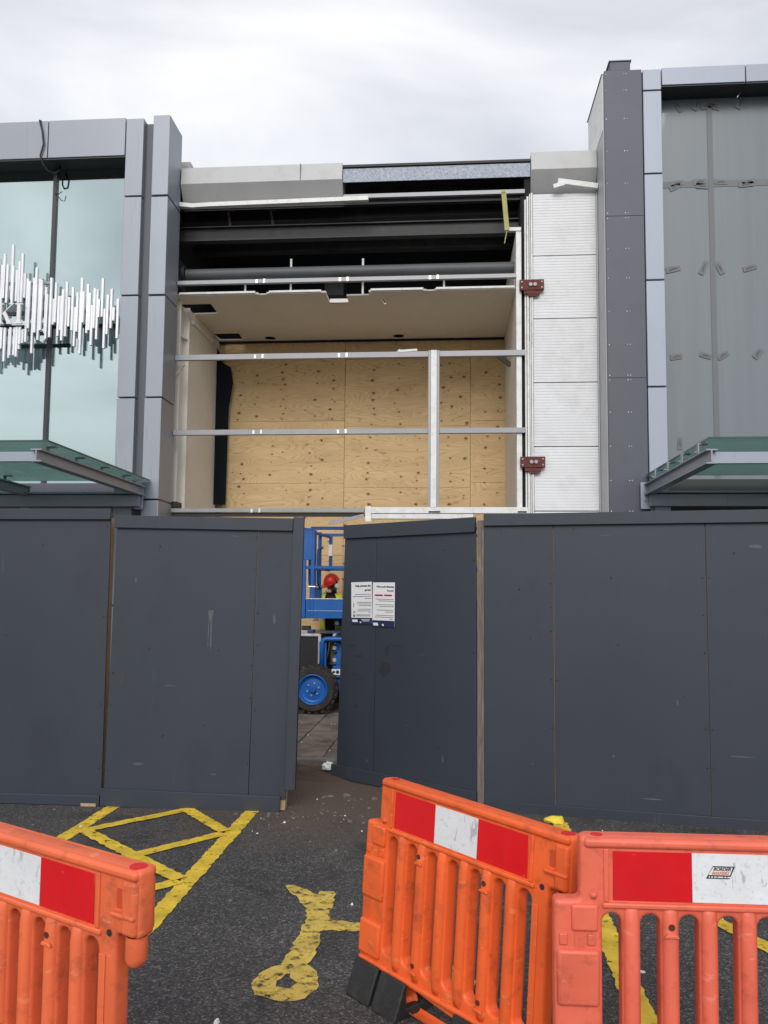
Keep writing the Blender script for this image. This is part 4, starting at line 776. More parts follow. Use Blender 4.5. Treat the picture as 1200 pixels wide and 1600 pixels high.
MB().prism([(0.075, 0.03), (0.15, 0.03), (0.20, 2.38), (0.13, 2.38)], 0.0185, 0.09, ptz).build('timber_post', 'raw_timber', hc)
mb = MB(); screws(mb, [(1.62, .3+k*.2) for k in range(10)]+[(.98, 1.72), (1.2, 1.6), (1.3, 2.2), (1.4, 2.2), (.7, 1.2), (1.15, .5), (1.25, .45)], 0.001); stuff(mb.build('screw_heads', 'print_dark', hc))

M['smudge'] = mat('dark_smudge', (0.021, 0.025, 0.033), 0.6, var=0.3, vscale=20)
for k, a in enumerate([(.30, 1.20, .07, .016), (.22, 1.30, .06, .014), (.34, .98, .05, .01), (.62, 1.10, .07, .09), (.66, 1.27, .03, .05), (.28, .72, .03, .02), (.78, 1.32, .08, .006), (.25, 1.02, .05, .008), (.70, 1.52, .04, .015)]): blotch(hc, *a, 20+k, 'paint_smudge', 'smudge')
for k, a in enumerate([(.42, .22, .008, .02), (1.3, .35, .01, .03), (1.05, 1.25, .05, .004), (.9, .6, .03, .004), (.75, 2.36, .25, .006)]): blotch(hc, *a, 40+k)
def gate_pt(u, z, out): return g0+gd.normalized()*u+Vector((gd.y, -gd.x, 0)).normalized()*out+Vector((0, 0, z))
def poster(u0, w, h, zb, band, head, label, mode, tilt):
    t = thing('poster', label, 'poster', gate_pt(u0, zb, 0.006), 'posters on the open gate', rot=Matrix.Rotation(ga, 4, 'Z') @ Matrix.Rotation(R(tilt), 4, 'Y'))
    B(0, w, -0.001, 0.002, 0, h).build('sheet', 'paper', t)
    bd = B(0, w, -0.0035, -0.0015, -0.002, band).build('footer_band', 'print_navy', t)
    to = lambda x, y, z: (x, -0.003-z, y)
    for i, (s, zz) in enumerate(head): text('heading', s, 0.0285 if mode == 0 else 0.0225, lambda x, y, z, zz=zz: (w-0.012+x, -0.0018-z, zz+y), 'print_dark', t, align='RIGHT', bold=0.0009)
    def row(name, x1, z, ln, th, m, seed):
        # a line of small print: word-sized dashes
        mb = MB(); r_ = random.Random(seed); x = x1-ln
        while x < x1-0.004:
            wl = min(r_.uniform(0.008, 0.024), x1-x); mb.box(x, x+wl, -0.0025, -0.0012, z, z+th); x += wl+0.004
        return mb.build(name, m, t)
    if mode == 0:
        rows_ = [(.285, .20), (.265, .23), (.246, .075), (.208, .17), (.192, .17), (.176, .15), (.142, .16), (.126, .175), (.110, .03), (.088, .185), (.077, .19)]
        MB().box(.028, .036, -.0025, -.0012, .165, .205).build('icon', 'print_grey', t)
        MB().prism([(.02, .118), (.028, .126), (.036, .120), (.046, .128), (.054, .118), (.046, .112), (.028, .112)], -.0025, -.0012, ptz).build('icon', 'print_grey', t)
        MB().prism(circle(.036, .083, .014, 10), -.0025, -.0012, ptz).build('icon', 'print_grey', t)
        bl = [(0.012, 0.085, 0.022, 0.045), (0.11, 0.13, 0.012, 0.026), (0.13, 0.24, 0.042, 0.047), (0.14, 0.235, 0.030, 0.035)]
    else:
        rows_ = [(.258, .22), (.241, .18), (.205, .22), (.189, .17), (.155, .20), (.138, .10), (.105, .215), (.088, .225), (.072, .05)]
        MB().prism([(.02, .298), (.034, .290), (.125, .290), (.125, .306), (.034, .306)], -.0025, -.0012, ptz).build('distance_arrow', 'print_red', t)
        MB().prism([(.142, .290), (.228, .290), (.242, .298), (.228, .306), (.142, .306)], -.0025, -.0012, ptz).build('distance_arrow', 'print_red', t)
        bl = [(0.012, 0.075, 0.010, 0.036), (0.12, 0.145, 0.010, 0.028)]
    for i, (z, ln) in enumerate(rows_): row('text_line', w-0.012, z, ln, 0.0065, 'print_grey', i*7+mode)
    for x0, x1, z0, z1 in bl:
        MB().prism([(x0+.006, z0), (x1, z0), (x1-.006, z1), (x0, z1)], -0.0048, -0.0036, ptz).build('logo', 'paper', bd)
    return t
poster(0.214, 0.262, 0.408, 1.505, 0.062, [('Help prevent the', 0.362), ('spread', 0.322)], 'white poster headed Help prevent the spread, left of the pair on the open gate', 0, -1.2)
poster(0.480, 0.268, 0.42, 1.492, 0.060, [('We\'re social distancing', 0.372), ('Are you?', 0.335)], 'white poster with a dark red double arrow, right of the pair on the open gate', 1, 0.4)

h0 = Vector((0.322, 6.931, 0)); h1 = Vector((2.483, 6.557, 0)); hdv = h1-h0; haz = math.atan2(hdv.y, hdv.x)
hd = thing('hoarding_fence', 'wide dark grey hoarding run right of the open gate, behind the salmon barrier', 'hoarding', h0, rot=Matrix.Rotation(haz, 4, 'Z'))
for u0, u1, dy in [(0, .581, 0), (.587, 1.783, .001), (1.788, 3.0, 0.002), (3.005, 4.2, 0)]:
    B(u0, u1, dy, 0.018+dy, 0.05, 2.42).build('plywood_sheet', 'hoarding', hd, bevel=0.002)
B(-0.002, 4.2, -0.03, 0, 2.392, 2.495).build('top_rail', 'hoarding', hd, bevel=0.004)
B(0.0, 4.2, -0.028, 0, -0.01, 0.082).build('plinth_board', 'hoarding', hd, bevel=0.004)
for u in (0.0, 0.54, 1.74, 2.95): B(u, u+0.09, 0.0205, 0.10, 0.0, 2.4).build('timber_post', 'raw_timber', hd)
B(-0.022, -0.004, 0.02, 0.09, 0.0, 2.36).build('timber_edge', 'old_timber', hd)
mb = MB(); screws(mb, [(.012, .25+k*.27) for k in range(9)]+[(.56, .3+k*.2) for k in range(10)]+[(.61, .4+k*.35) for k in range(6)]+[(1.76, .45+k*.3) for k in range(6)]+[(1.81, .45+k*.3) for k in range(6)]+[(.2, 1.45), (.39, 1.44), (.3, 1.85), (1.1, 1.4), (1.05, 1.95), (1.25, 1.28), (.95, 1.15), (.15, 2.45-.12), (.75, 2.36), (1.6, 1.0), (2.0, 2.15)], 0.0)
stuff(mb.build('screw_heads', 'print_dark', hd))

for k, a in enumerate([(2.02, .55, .14, .006), (1.05, .5, .012, .012), (.4, .4, .006, .015), (1.55, .95, .01, .025), (2.15, 2.2, .06, .02), (1.0, 2.3, .05, .004), (1.35, .18, .1, .006)]): blotch(hd, *a, 60+k)

# ================================================================== SCISSOR LIFT
sl = thing('scissor_lift', 'blue scissor lift standing in the porch behind the gateway', 'scissor lift', (-0.75, 11.9, 0.12))
def wheel(X, Y, face):
    Z = 0.465; r = 0.345; w = 0.27; f = face
    w0 = thing_part('wheel', X, Y, Z)
def lift_wheel(X, Yc, f):
    Z = 0.12+0.345; R0 = 0.325
    prof = [(0.20, -.11), (0.225, -.135), (0.29, -.14), (0.318, -.115), (R0, -.09), (R0, .09), (0.318, .115), (0.29, .14), (0.225, .135), (0.20, .11)]
    t = MB().lathe(prof, (X, Yc, Z), n=44)
    for k in range(22):
        a = 2*math.pi*k/22
        for s in (-1, 1):
            aa = a+(0.14 if s > 0 else 0)
            c0 = Vector((X+R0*math.cos(aa), Yc+s*0.125, Z+R0*math.sin(aa))); c1 = Vector((X+R0*math.cos(aa+.17), Yc+s*0.01, Z+R0*math.sin(aa+.17)))
            n = Vector((math.cos(aa), 0, math.sin(aa)))
            t.bar(c0+n*0.004, c1+n*0.004, 0.045, 0.036, up=n)
    wh = t.build('wheel', 'tyre', sl, smooth=False); wh.data.shade_smooth(); wh.data.set_sharp_from_angle(angle=R(38))
    y = Yc-0.12*f
    rim = MB().lathe([(0.215, y-0.012*f-Yc), (0.212, y-0.02*f-Yc), (0.196, y-0.016*f-Yc), (0.188, y+0.03*f-Yc), (0.165, y+0.05*f-Yc), (0.14, y+0.045*f-Yc), (0.0, y+0.04*f-Yc)], (X, Yc, Z), n=36).build('rim', 'lift_rim', wh, smooth=True)
    b = MB()
    for k in range(6):
        a = math.pi*k/3+.3; b.cyl((X+.085*math.cos(a), y+0.02*f, Z+.085*math.sin(a)), (X+.085*math.cos(a), y+0.045*f, Z+.085*math.sin(a)), .012, 8)
    stuff(b.build('wheel_bolts', 'bright_metal', wh))
    MB().cyl((X, y+0.0*f, Z), (X, y+.045*f, Z), .045, 14).build('hub', 'lift_blue', wh, bevel=0.006)
for X in (-1.865, 0.20):
    lift_wheel(X, 11.33, 1); lift_wheel(X, 12.55, -1)
B(-1.62, 0.0, 11.42, 12.46, 0.42, 0.78).build('chassis', 'lift_blue', sl, bevel=0.012)
B(-1.56, -0.2, 11.36, 11.42, 0.62, 0.80).build('side_rail', 'lift_blue', sl, bevel=0.006)
st = B(-1.62, -1.44, 11.348, 11.359, 0.66, 0.74).build('warning_sticker', 'white_paint', sl)
MB().prism(circle(-1.535, 0.70, 0.026, 14), 11.345, 11.347, lambda a, b, c: (a, c, b)).prism(circle(-1.59, 0.70, 0.02, 14), 11.345, 11.347, lambda a, b, c: (a, c, b)).build('sticker_print', 'print_dark', st)
for X in (-1.865, 0.2): MB().cyl((X, 11.45, 0.465), (X, 12.43, 0.465), 0.06, 12).build('axle', 'steel_dark', sl)
en = B(-2.42, -1.845, 11.50, 12.05, 0.62, 1.19).build('engine_tray', 'engine', sl, bevel=0.006)
MB().box(-2.44, -1.80, 11.47, 11.52, 1.19, 1.225).box(-1.84, -1.80, 11.47, 11.50, 0.62, 1.19).build('tray_frame', 'bright_metal', en, bevel=0.004)
B(-2.30, -1.55, 11.9, 12.2, 1.215, 1.255).build('tray_lid', 'bright_metal', sl, bevel=0.004)
B(-2.02, -1.93, 11.6, 11.8, 1.226, 1.275).build('fuel_cap', 'lift_blue', sl, bevel=0.01)
B(-2.18, -2.05, 12.0, 12.1, 1.256, 1.32).build('control_box', 'steel_dark', sl, bevel=0.006)
B(-1.70, -1.56, 11.6, 11.64, 0.78, 1.1).build('tool_post', 'old_timber', sl)
MB().tube([(-1.76, 11.33, 0.74), (-1.76, 11.33, 1.10), (-1.745, 11.33, 1.145), (-1.70, 11.33, 1.165), (-0.4, 11.33, 1.165), (-0.35, 11.33, 1.14), (-0.34, 11.33, 1.1), (-0.34, 11.33, 0.74)], 0.035, 10).build('guard_loop', 'lift_blue', sl, smooth=True)
B(-1.80, -1.70, 11.35, 11.38, 0.74, 1.12).build('guard_plate', 'lift_blue', sl, bevel=0.004)
# folded scissor stack
for k, (za, zb) in enumerate([(0.84, 1.02), (1.02, 0.84), (1.02, 1.20), (1.20, 1.02), (1.20, 1.40), (1.40, 1.20)]):
    yo = 0.05*(k % 2)
    for Y in (11.52+yo, 12.36-yo):
        MB().bar((-1.62, Y, za), (0.10, Y, zb), 0.04, 0.11).build('scissor_arm', 'lift_blue', sl, bevel=0.006)
pm = MB()
for X, Z in [(-1.60, 0.86), (-1.60, 1.03), (-1.60, 1.21), (-0.76, 0.93), (-0.76, 1.11), (-0.76, 1.30), (-1.57, 1.39), (0.07, 1.02), (0.07, 1.21)]:
    MB().cyl((X, 11.465, Z), (X, 12.42, Z), 0.028, 12).build('pivot_pin', 'bright_metal', sl)
MB().hexa([(-1.62, 11.47, 0.80), (-1.40, 11.47, 0.80), (-1.40, 11.49, 0.80), (-1.62, 11.49, 0.80), (-1.46, 11.47, 1.24), (-1.40, 11.47, 1.24), (-1.40, 11.49, 1.24), (-1.46, 11.49, 1.24)]).build('gusset_plate', 'lift_blue', sl)
for k in range(3):
    MB().tube([(-1.70+.02*k, 11.44, .82), (-1.66, 11.43+.01*k, 1.02), (-1.60-.03*k, 11.44, 1.12), (-1.50, 11.44, 1.22+.03*k), (-1.3, 11.45, 1.3)], 0.011, 6).build('hydraulic_hose', 'cable', sl, smooth=True)
# platform
dk = B(-2.0, 0.55, 11.30, 12.55, 1.47, 1.52).build('deck', 'steel_dark', sl)
B(-1.99, 0.55, 11.25, 11.295, 1.455, 1.725).build('toe_board', 'lift_blue', sl, bevel=0.005)
B(-1.96, 0.5, 11.242, 11.2495, 1.56, 1.566).build('toe_board_line', 'bright_metal', sl); B(-1.99, 0.55, 11.24, 11.30, 1.726, 1.74).build('toe_board_lip', 'bright_metal', sl)
B(-2.045, -1.995, 11.245, 11.30, 1.45, 2.74).build('corner_post', 'lift_blue', sl, bevel=0.004)
B(-1.99, 0.55, 12.555, 12.59, 1.455, 1.60).build('toe_board', 'lift_blue', sl, bevel=0.005)
B(-2.03, -1.905, 11.24, 11.275, 2.28, 2.735).build('gate_panel', 'lift_blue', sl, bevel=0.005)
def sq(p, q, w=0.045, name='guard_rail'): return MB().bar(p, q, w, w).build(name, 'lift_blue', sl, bevel=0.006)
sq((-1.93, 11.27, 2.735), (0.55, 11.27, 2.735)); sq((-1.99, 11.27, 2.175), (0.55, 11.27, 2.175))
sq((-2.02, 12.55, 2.735), (0.55, 12.55, 2.735)); sq((-2.02, 12.55, 2.19), (0.55, 12.55, 2.19))
sq((-1.99, 11.32, 2.70), (-1.85, 12.50, 2.70), 0.04); sq((-1.99, 11.32, 2.175), (-1.85, 12.50, 2.175), 0.04)
sq((0.53, 11.3, 2.735), (0.53, 12.55, 2.735)); sq((0.53, 11.3, 2.175), (0.53, 12.55, 2.175))
for X, Y in [(-1.90, 11.27), (-0.7, 11.27), (0.53, 11.27), (-1.945, 11.70), (-1.925, 12.05), (-0.7, 12.55), (0.53, 12.55)]:
    sq((X, Y, 1.5), (X, Y, 2.74), 0.05, 'rail_post')
for X, Y in [(-1.90, 11.27), (-1.945, 11.70), (-1.925, 12.05)]:
    MB().box(X-.035, X+.035, Y-.035, Y+.035, 1.74, 1.93).build('post_socket', 'lift_blue', sl, bevel=0.004)
    MB().cyl((X-.045, Y-.04, 1.9), (X+.05, Y-.04, 1.9), .012, 8).build('lock_pin', 'bright_metal', sl)
for Y in (11.42, 11.86):
    X = -1.985+(Y-11.3)*0.117
    MB().tube([(X+.03, Y+.22, 2.5), (X+.012, Y+.09, 2.5), (X, Y+.03, 2.46), (X, Y, 2.40), (X, Y, 2.02), (X, Y+.03, 1.95), (X+.012, Y+.1, 1.90), (X+.03, Y+.22, 1.90)], 0.02, 8).build('gate_loop', 'lift_blue', sl, smooth=True)
sq((-1.83, 12.55, 2.19), (-1.83, 12.55, 2.72), 0.05, 'rail_post')
B(-1.86, -1.80, 12.50, 12.515, 2.40, 2.58).build('rail_label', 'white_paint', sl)

# ================================================================== PERSON
pe = thing('person', 'person in red hard hat and yellow hi-vis vest behind the blue lift', 'person', (-1.86, 12.85, 0.28))
tag(B(-2.25, -1.65, 12.68, 13.1, 0.122, 0.278).build('timber_step', 'raw_timber', bevel=0.005), 'low timber step under the person behind the blue lift', 'step')
J = {'pelvis': (0, 0, .98, .135, .10), 'waist': (0, 0, 1.14, .13, .10), 'chest': (0, -.02, 1.38, .155, .115), 'top': (.02, -.03, 1.52, .10, .085), 'neck': (.05, -.08, 1.575, .055, .055), 'skull': (.035, -.13, 1.63, .068, .075), 'crown': (.035, -.145, 1.71, .072, .082),
     'hipL': (-.09, 0, .92, .10, .10), 'kneeL': (-.11, -.02, .50, .065, .065), 'ankL': (-.12, .02, .09, .045, .045), 'toeL': (-.13, -.13, .045, .04, .035),
     'hipR': (.09, 0, .92, .10, .10), 'kneeR': (.11, -.02, .50, .065, .065), 'ankR': (.12, .02, .09, .045, .045), 'toeR': (.13, -.13, .045, .04, .035),
     'shL': (-.17, -.02, 1.47, .068, .065), 'elL': (-.235, -.06, 1.20, .046, .046), 'wrL': (-.20, -.27, 1.13, .03, .028), 'haL': (-.19, -.33, 1.125, .03, .018),
     'shR': (.19, -.02, 1.46, .068, .065), 'elR': (.26, -.07, 1.20, .046, .046), 'wrR': (.17, -.27, 1.13, .03, .028), 'haR': (.15, -.33, 1.125, .03, .018)}
E_ = [('pelvis', 'waist'), ('waist', 'chest'), ('chest', 'top'), ('top', 'neck'), ('neck', 'skull'), ('skull', 'crown'), ('pelvis', 'hipL'), ('hipL', 'kneeL'), ('kneeL', 'ankL'), ('ankL', 'toeL'), ('pelvis', 'hipR'), ('hipR', 'kneeR'), ('kneeR', 'ankR'), ('ankR', 'toeR'),
      ('chest', 'shL'), ('shL', 'elL'), ('elL', 'wrL'), ('wrL', 'haL'), ('chest', 'shR'), ('shR', 'elR'), ('elR', 'wrR'), ('wrR', 'haR')]
for s, sx in (('L', 1), ('R', -1)):
    hx, hy, hz = J['ha'+s][:3]
    for k in range(4):
        fx = hx+(k-1.5)*0.021
        J[f'f{s}{k}a'] = (fx, hy-.035, hz-.005, .0095, .0095); J[f'f{s}{k}b'] = (fx, hy-.062-(.008 if k in (1, 2) else 0), hz-.028, .0085, .0085)
        E_ += [('ha'+s, f'f{s}{k}a'), (f'f{s}{k}a', f'f{s}{k}b')]
    J[f't{s}a'] = (hx+sx*.04, hy+.005, hz-.01, .011, .011); J[f't{s}b'] = (hx+sx*.045, hy-.03, hz-.025, .009, .009); E_ += [('ha'+s, f't{s}a'), (f't{s}a', f't{s}b')]
names = list(J); me = bpy.data.meshes.new('body'); me.from_pydata([J[n][:3] for n in names], [(names.index(a), names.index(b)) for a, b in E_], [])
ob = bpy.data.objects.new('body_skeleton', me); COL.objects.link(ob)
ob.modifiers.new('skin', 'SKIN').use_smooth_shade = True
for i, n in enumerate(names):
    sv = me.skin_vertices[0].data[i]; sv.radius = J[n][3:5]; sv.use_root = (n == 'pelvis')
ob.modifiers.new('sub', 'SUBSURF').levels = 2
bpy.context.view_layer.update(); bm_ = bpy.data.meshes.new_from_object(ob.evaluated_get(bpy.context.evaluated_depsgraph_get())); bpy.data.objects.remove(ob)
bm_.materials.clear()
for k in ('cloth_black', 'cloth_maroon', 'skin'): bm_.materials.append(M[k])
for p in bm_.polygons:
    c = p.center
    p.material_index = 2 if (c.z > 1.585 or c.y < -.285) and c.z > 1.0 else (1 if c.z > 1.0 else 0)
bm_.shade_smooth(); link('body', bm_, 'skin', pe)
P0 = Vector((-1.86, 12.85, 0.28))
hc_ = P0+Vector((.03, -.15, 1.70))
# head turned and bowed to the camera's left: helmet with brim, ear defender, mask, nose
hm = Matrix.Translation(hc_) @ Matrix.Rotation(R(-38), 4, 'Z') @ Matrix.Rotation(R(28), 4, 'X')
mb = MB(); v = []; n, rg = 20, 8
for i in range(rg+1):
    t = (math.pi/2)*i/rg
    for k in range(n):
        a = 2*math.pi*k/n; v.append(hm @ Vector((0.118*math.cos(a)*math.cos(t), 0.14*math.sin(a)*math.cos(t), 0.02+0.135*math.sin(t))))
mb.add(v, [(i*n+k, i*n+(k+1) % n, (i+1)*n+(k+1) % n, (i+1)*n+k) for i in range(rg) for k in range(n)])
ht = mb.build('hard_hat', 'helmet', pe, smooth=True)
br_ = [(0.12*math.cos(a), 0.142*math.sin(a)-(0.05 if math.sin(a) < -.2 else 0)*abs(math.sin(a))) for a in [2*math.pi*k/24 for k in range(24)]]
MB().prism(br_, 0.012, 0.022, lambda a, b, c: tuple(hm @ Vector((a*1.05, b*1.05, c)))).build('brim', 'helmet', ht)
MB().cyl(hm @ Vector((0.085, -.01, -.05)), hm @ Vector((0.125, -.01, -.05)), 0.042, 14).build('ear_defender', 'white_paint', ht, bevel=0.008)
MB().tube([hm @ Vector((0.115, -.01, -.02)), hm @ Vector((0.125, 0, .03)), hm @ Vector((0.10, .01, .08))], 0.008, 6).build('ear_band', 'cloth_black', ht)
MB().lathe([(0.0, -.03), (.022, -.018), (.034, .012)], hm @ Vector((0, -.105, -.09)), n=12).build('face_mask', 'white_paint', pe, smooth=True)
MB().prism([(-.012, 0), (.012, 0), (0, .05)], -.105, -.07, lambda a, b, c: tuple(hm @ Vector((a, c, -.055+b)))).build('nose', 'skin', pe)
for ex in (-.03, .03): MB().cyl(hm @ Vector((ex, -.083, -.018)), hm @ Vector((ex, -.07, -.018)), .011, 8).build('eye', 'cloth_black', pe)
mb = MB(); v = []; n = 16
for i in range(4):
    for k in range(n+1):
        a = R(-60)+R(300)*k/n; v.append(hm @ Vector((0.088*math.cos(a), 0.10*math.sin(a), 0.02-.04*i)))
mb.add(v, [(i*(n+1)+k, i*(n+1)+k+1, (i+1)*(n+1)+k+1, (i+1)*(n+1)+k) for i in range(3) for k in range(n)]).build('hair', 'hair', pe, smooth=True)
# open-fronted vest: rings round the torso
def vest_ring(z):
    t = (z-0.92)/(1.50-0.92); return (0.175+0.025*t, 0.135+0.02*t)
mb = MB(); v = []; n = 26; zs = [0.93, 1.0, 1.08, 1.16, 1.24, 1.32, 1.40, 1.47, 1.53]
def vp(z, k, ex=0.0):
    a = R(-90)+R(28)+R(304)*k/n; rx, ry = vest_ring(z); 
    if z > 1.5: rx *= .72; ry *= .8
    return P0+Vector(((rx+ex)*math.cos(a)+.012, (ry+ex)*math.sin(a)-.015, z))
for z in zs: v += [vp(z, k) for k in range(n+1)]
f = [(i*(n+1)+k, i*(n+1)+k+1, (i+1)*(n+1)+k+1, (i+1)*(n+1)+k) for i in range(len(zs)-1) for k in range(n)]
ve = mb.add(v, f).build('hivis_vest', 'hivis', pe, smooth=True); sm = ve.modifiers.new('solid', 'SOLIDIFY'); sm.thickness = 0.008
for z in (1.10, 1.28):
    v = [vp(z+d, k, 0.006) for d in (0, .05) for k in range(n+1)]
    MB().add(v, [(k, k+1, n+2+k, n+1+k) for k in range(n)]).build('reflective_band', 'reflective', ve, smooth=True)

# ================================================================== BARRIERS
SLOTS = [(0.071+0.124*k, 0.133+0.124*k) for k in range(7)]
def barrier(label, m, loc, yaw, tilt, lean, feet, sticker=False):
    rot = Matrix.Rotation(yaw, 4, 'Z') @ Matrix.Rotation(tilt, 4, 'Y') @ Matrix.Rotation(lean, 4, 'X')
    t = thing('road_barrier', label, 'barrier', loc, 'plastic road barriers', rot=rot)
    to = lambda x, y, z: (x, 0.034+z, y)
    def rc(pts, r=0.02):
        o = []; n_ = len(pts)
        for i, p in enumerate(pts):
            a, b = Vector(pts[i-1]), Vector(pts[(i+1) % n_]); p = Vector(p)
            d1, d2 = (a-p), (b-p); q = min(r, d1.length*.45, d2.length*.45)
            p1, p2 = p+d1.normalized()*q, p+d2.normalized()*q
            for k in range(5): s = k/4; o.append(tuple(p1*(1-s)**2+p*2*s*(1-s)+p2*s*s))
        return o
    outer = rc([(0.0, 1.0), (0.0, 0.795), (-0.085, 0.795), (-0.085, 0.19), (-0.06, 0.19), (-0.06, 0.06), (0.12, 0.06), (0.12, 0.115), (0.235, 0.115), (0.235, 0.06), (0.70, 0.06), (0.70, 0.115), (0.82, 0.115), (0.82, 0.06), (0.955, 0.06), (0.955, 0.793), (1.054, 0.793), (1.054, 1.0)], 0.018)
    body = plate('frame', outer, [stadium(a, b, 0.245, 0.755) for a, b in SLOTS], 0.066, 0.014, to, m, t)
    # head is thicker than the lattice: rounded front rim round the sheeting panel
    def rim(x0, x1, z0, z1, y0, y1, name, bev=0.008): return B(x0, x1, y0, y1, z0, z1).build(name, m, t, bevel=bev, seg=3)
    rim(0.012, 1.046, 0.968, 0.999, -0.012, 0.08, 'top_lip', 0.012)
    rim(0.07, 0.895, 0.775, 0.793, -0.010, 0.03, 'panel_rim', 0.006)
    rim(0.075, 0.092, 0.794, 0.966, -0.006, 0.03, 'panel_rim', 0.004); rim(0.868, 0.884, 0.794, 0.966, -0.006, 0.03, 'panel_rim', 0.004)
    rim(-0.075, 0.945, 0.175, 0.20, -0.012, 0.078, 'bottom_lip', 0.010)
    for k in range(6):
        xa, xb = SLOTS[k][1], SLOTS[k+1][0]; c = (xa+xb)/2; w = xb-xa; prof = [(c-w/2+0.004, 0.03), (c-w*.40, -0.004), (c-w*.22, -0.015), (c, -0.018), (c+w*.22, -0.015), (c+w*.40, -0.004), (c+w/2-0.004, 0.03)]
        mb = MB(); prof = prof+[(x_, 0.068-y_) for x_, y_ in reversed(prof)]
        n = len(prof); levels = [(0.205, .35), (0.235, .75), (0.27, 1.0), (0.735, 1.0), (0.765, .7), (0.785, .25)]; v = []
        for z, s in levels: v += [(x_, 0.034+(y_-0.034)*(0.62+0.38*s), z) for x_, y_ in prof]
        fs = [(i*n+j, i*n+(j+1) % n, (i+1)*n+(j+1) % n, (i+1)*n+j) for i in range(len(levels)-1) for j in range(n)]+[tuple(range(n-1, -1, -1)), tuple(range((len(levels)-1)*n, len(levels)*n))]
        so = mb.add(v, fs).build('slat', m, t, smooth=True)
        if k in (1, 4):
            for z in (0.725, 0.275):
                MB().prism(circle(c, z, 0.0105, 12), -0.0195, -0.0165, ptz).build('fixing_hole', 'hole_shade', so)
                MB().prism([(c-.024, z-.034), (c+.024, z-.034), (c+.016, z-.022), (c-.016, z-.022)], -0.024, -0.012, ptz).build('hole_ledge', m, so, bevel=0.003)
    # rounded stile faces
    for x0, x1, z0, z1 in [(-0.078, 0.060, 0.46, 0.64), (-0.078, 0.060, 0.21, 0.36)]:
        rim(x0, x1, z0, z1, -0.014, 0.02, 'stile_face', 0.012)
    rim(-0.03, 0.055, 0.70, 0.785, -0.012, 0.02, 'socket_cover', 0.008)
    for x0 in (-0.07, 0.02): rim(x0, x0+0.028, 0.652, 0.69, -0.006, 0.02, 'socket_lug', 0.005)
    B(-0.02, 0.012, -0.0015, 0.02, 0.645, 0.695).build('socket_slot', 'print_dark' if False else m, t)
    mb = MB().box(0.888, 0.915, -0.004, 0.0, 0.08, 0.72); mb.build('stile_groove', m, t, bevel=0.002)
    # hook at the right end with its locking peg
    rim(0.985, 1.046, 0.80, 0.968, -0.014, 0.08, 'hook', 0.014)
    B(0.958, 0.982, -0.0016, 0.004, 0.875, 0.935).build('hook_slot', 'hook_shade', t)
    rim(0.945, 1.045, 0.852, 0.866, -0.018, 0.03, 'hook_ledge', 0.005)
    pg = MB(); zz = [0.793, 0.72, 0.705, 0.695, 0.692]; rr = [0.034, 0.034, 0.028, 0.016, 0.004]
    pg.lathe([(r_, z) for r_, z in zip(rr, zz)], (1.012, 0.034, 0), axis='Z', n=16).build('locking_peg', m, t, smooth=True)
    MB().prism(circle(1.01, 0.034, 0.028, 16), 0.9995, 1.0008, lambda a, b, c: (a, b, c)).build('peg_opening', 'sheet_red', t)
    MB().prism(circle(0.06, 0.034, 0.02, 16), 0.9995, 1.0008, lambda a, b, c: (a, b, c)).build('peg_opening', 'sheet_red', t)
    MB().lathe([(0.0, -.012), (.010, -.010), (.014, .004)], (0.042, 0, 0.815), n=12).build('rivet', m, t, smooth=True)
    MB().prism(circle(0.928, 0.79, 0.011, 12), -0.0012, 0.0005, ptz).build('fixing_hole', 'print_dark', t)
    # reflective sheeting
    for x0, x1, mm in [(0.105, 0.358, 'sheet_red'), (0.359, 0.601, 'sheet_white'), (0.602, 0.858, 'sheet_red')]:
        so = B(x0, x1, -0.0022, 0.0, 0.800, 0.958).build('reflective_sheet', mm, t, bevel=0.0008, seg=1); so['label'] = 'red reflective sheet' if mm == 'sheet_red' else 'grubby white reflective sheet'
        if sticker and mm == 'sheet_white':
            x, z = 0.415, 0.895
            sk = MB().prism([(x-.012, z-.016), (x+.062, z-.016), (x+.080, z+.024), (x+.010, z+.024)], -0.0036, -0.0024, ptz).build('maker_sticker', 'print_dark', so)
            MB().prism([(x-.005, z-.004), (x+.063, z-.004), (x+.073, z+.021), (x+.010, z+.021)], -0.0042, -0.0037, ptz).build('sticker_face', 'paper', t)
            text('sticker_text', 'BORDER', 0.0145, lambda a, b, c: (x+.010+a, -0.0046-c, z+.0105+b), 'print_dark', t, shear=0.35, bold=0.0005, extrude=0.0002)
            text('sticker_text', 'BARRIERS', 0.0125, lambda a, b, c: (x+.006+a, -0.0046-c, z-.0015+b), 'print_orange', t, shear=0.35, bold=0.0004, extrude=0.0002)
            mb = MB(); xx = x-.004
            for wl in (.004, .007, .008, .018, .007, .009): mb.box(xx, xx+wl, -0.0044, -0.0038, z-.0125, z-.0085); xx += wl+.003
            mb.build('sticker_phone_line', 'paper', t)
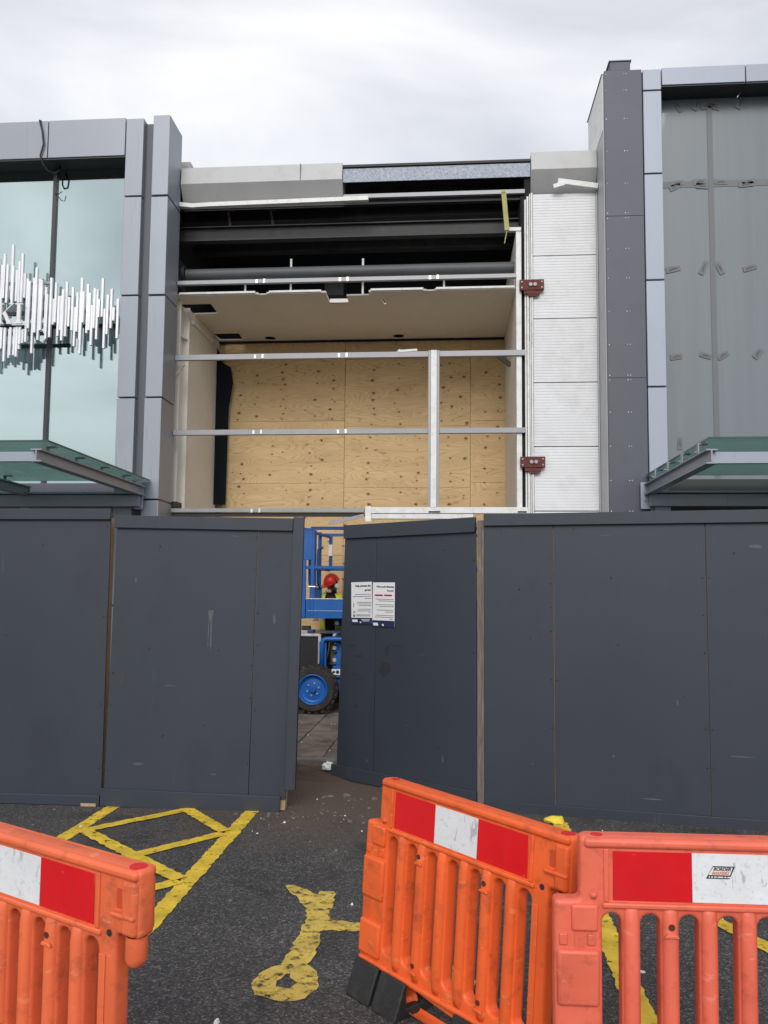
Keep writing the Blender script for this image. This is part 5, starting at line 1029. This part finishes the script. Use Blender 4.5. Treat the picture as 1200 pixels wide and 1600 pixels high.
    # feet: two split rubber blocks
    for x0 in feet:
        p = [(-0.085, 0.0), (-0.08, 0.02), (-0.035, 0.15), (-0.022, 0.15), (-0.016, 0.05), (0.084, 0.05), (0.09, 0.15), (0.103, 0.15), (0.15, 0.02), (0.155, 0.0)]
        for xa in (x0, x0+0.175):
            MB().prism(p, xa, xa+0.155, lambda y_, z_, x_: (x_, y_, z_-loc[2]+0.0)).build('rubber_foot', 'black', t, bevel=0.006)
    return t
barrier('salmon plastic barrier with a maker\'s sticker on its white sheet', 'orange_b', Vector((0.4416, 2.7751, 0.0018)), 0.0141, -0.0017, 0.0285, [0.05, 0.55], sticker=True)
barrier('tilted bright orange barrier in the middle, hooked onto the salmon one', 'orange_a', Vector((-0.3501, 3.7341, -0.0442)), -0.7752, 0.0301, -0.047, [-0.062, 0.55])
barrier('bleached orange barrier standing alone at the left, hooking peg hanging free', 'orange_c', Vector((-1.895, 2.92, -0.0218)), -0.4322, 0.0318, 0.0332, [0.0, 0.55])

# ================================================================== LITTER
bm = bmesh.new(); bmesh.ops.create_icosphere(bm, subdivisions=3, radius=0.075)
for v in bm.verts:
    p = v.co.copy(); k = 1+0.45*mnoise.noise(p*22)+0.25*mnoise.noise(p*55); v.co = Vector((p.x*k*1.05, p.y*k*.8, max(-.03, p.z*k*.95)))
me = bpy.data.meshes.new('crumpled_tissue'); bm.to_mesh(me); bm.free()
o = link('crumpled_tissue', me, 'tissue'); o.location = (-1.165, 8.03, 0.085); o.scale = (.72, .72, .72); tag(o, 'crumpled pale tissue lying by the open gate\'s bottom corner', 'litter')
bm = bmesh.new(); bmesh.ops.create_icosphere(bm, subdivisions=3, radius=0.085)
for v in bm.verts:
    p = v.co.copy(); k = 1+0.35*mnoise.noise(p*18)+0.15*mnoise.noise(p*60); v.co = Vector((p.x*k*1.15, p.y*k*.8, max(-.02, p.z*k*.75)))
me = bpy.data.meshes.new('yellow_rag'); bm.to_mesh(me); bm.free()
o = link('yellow_rag', me, 'yellow_rag'); o.location = (0.865, 6.58, 0.02); o.scale = (.85, .75, .62); tag(o, 'small yellow rag lying against the foot of the right-hand hoarding', 'rag')
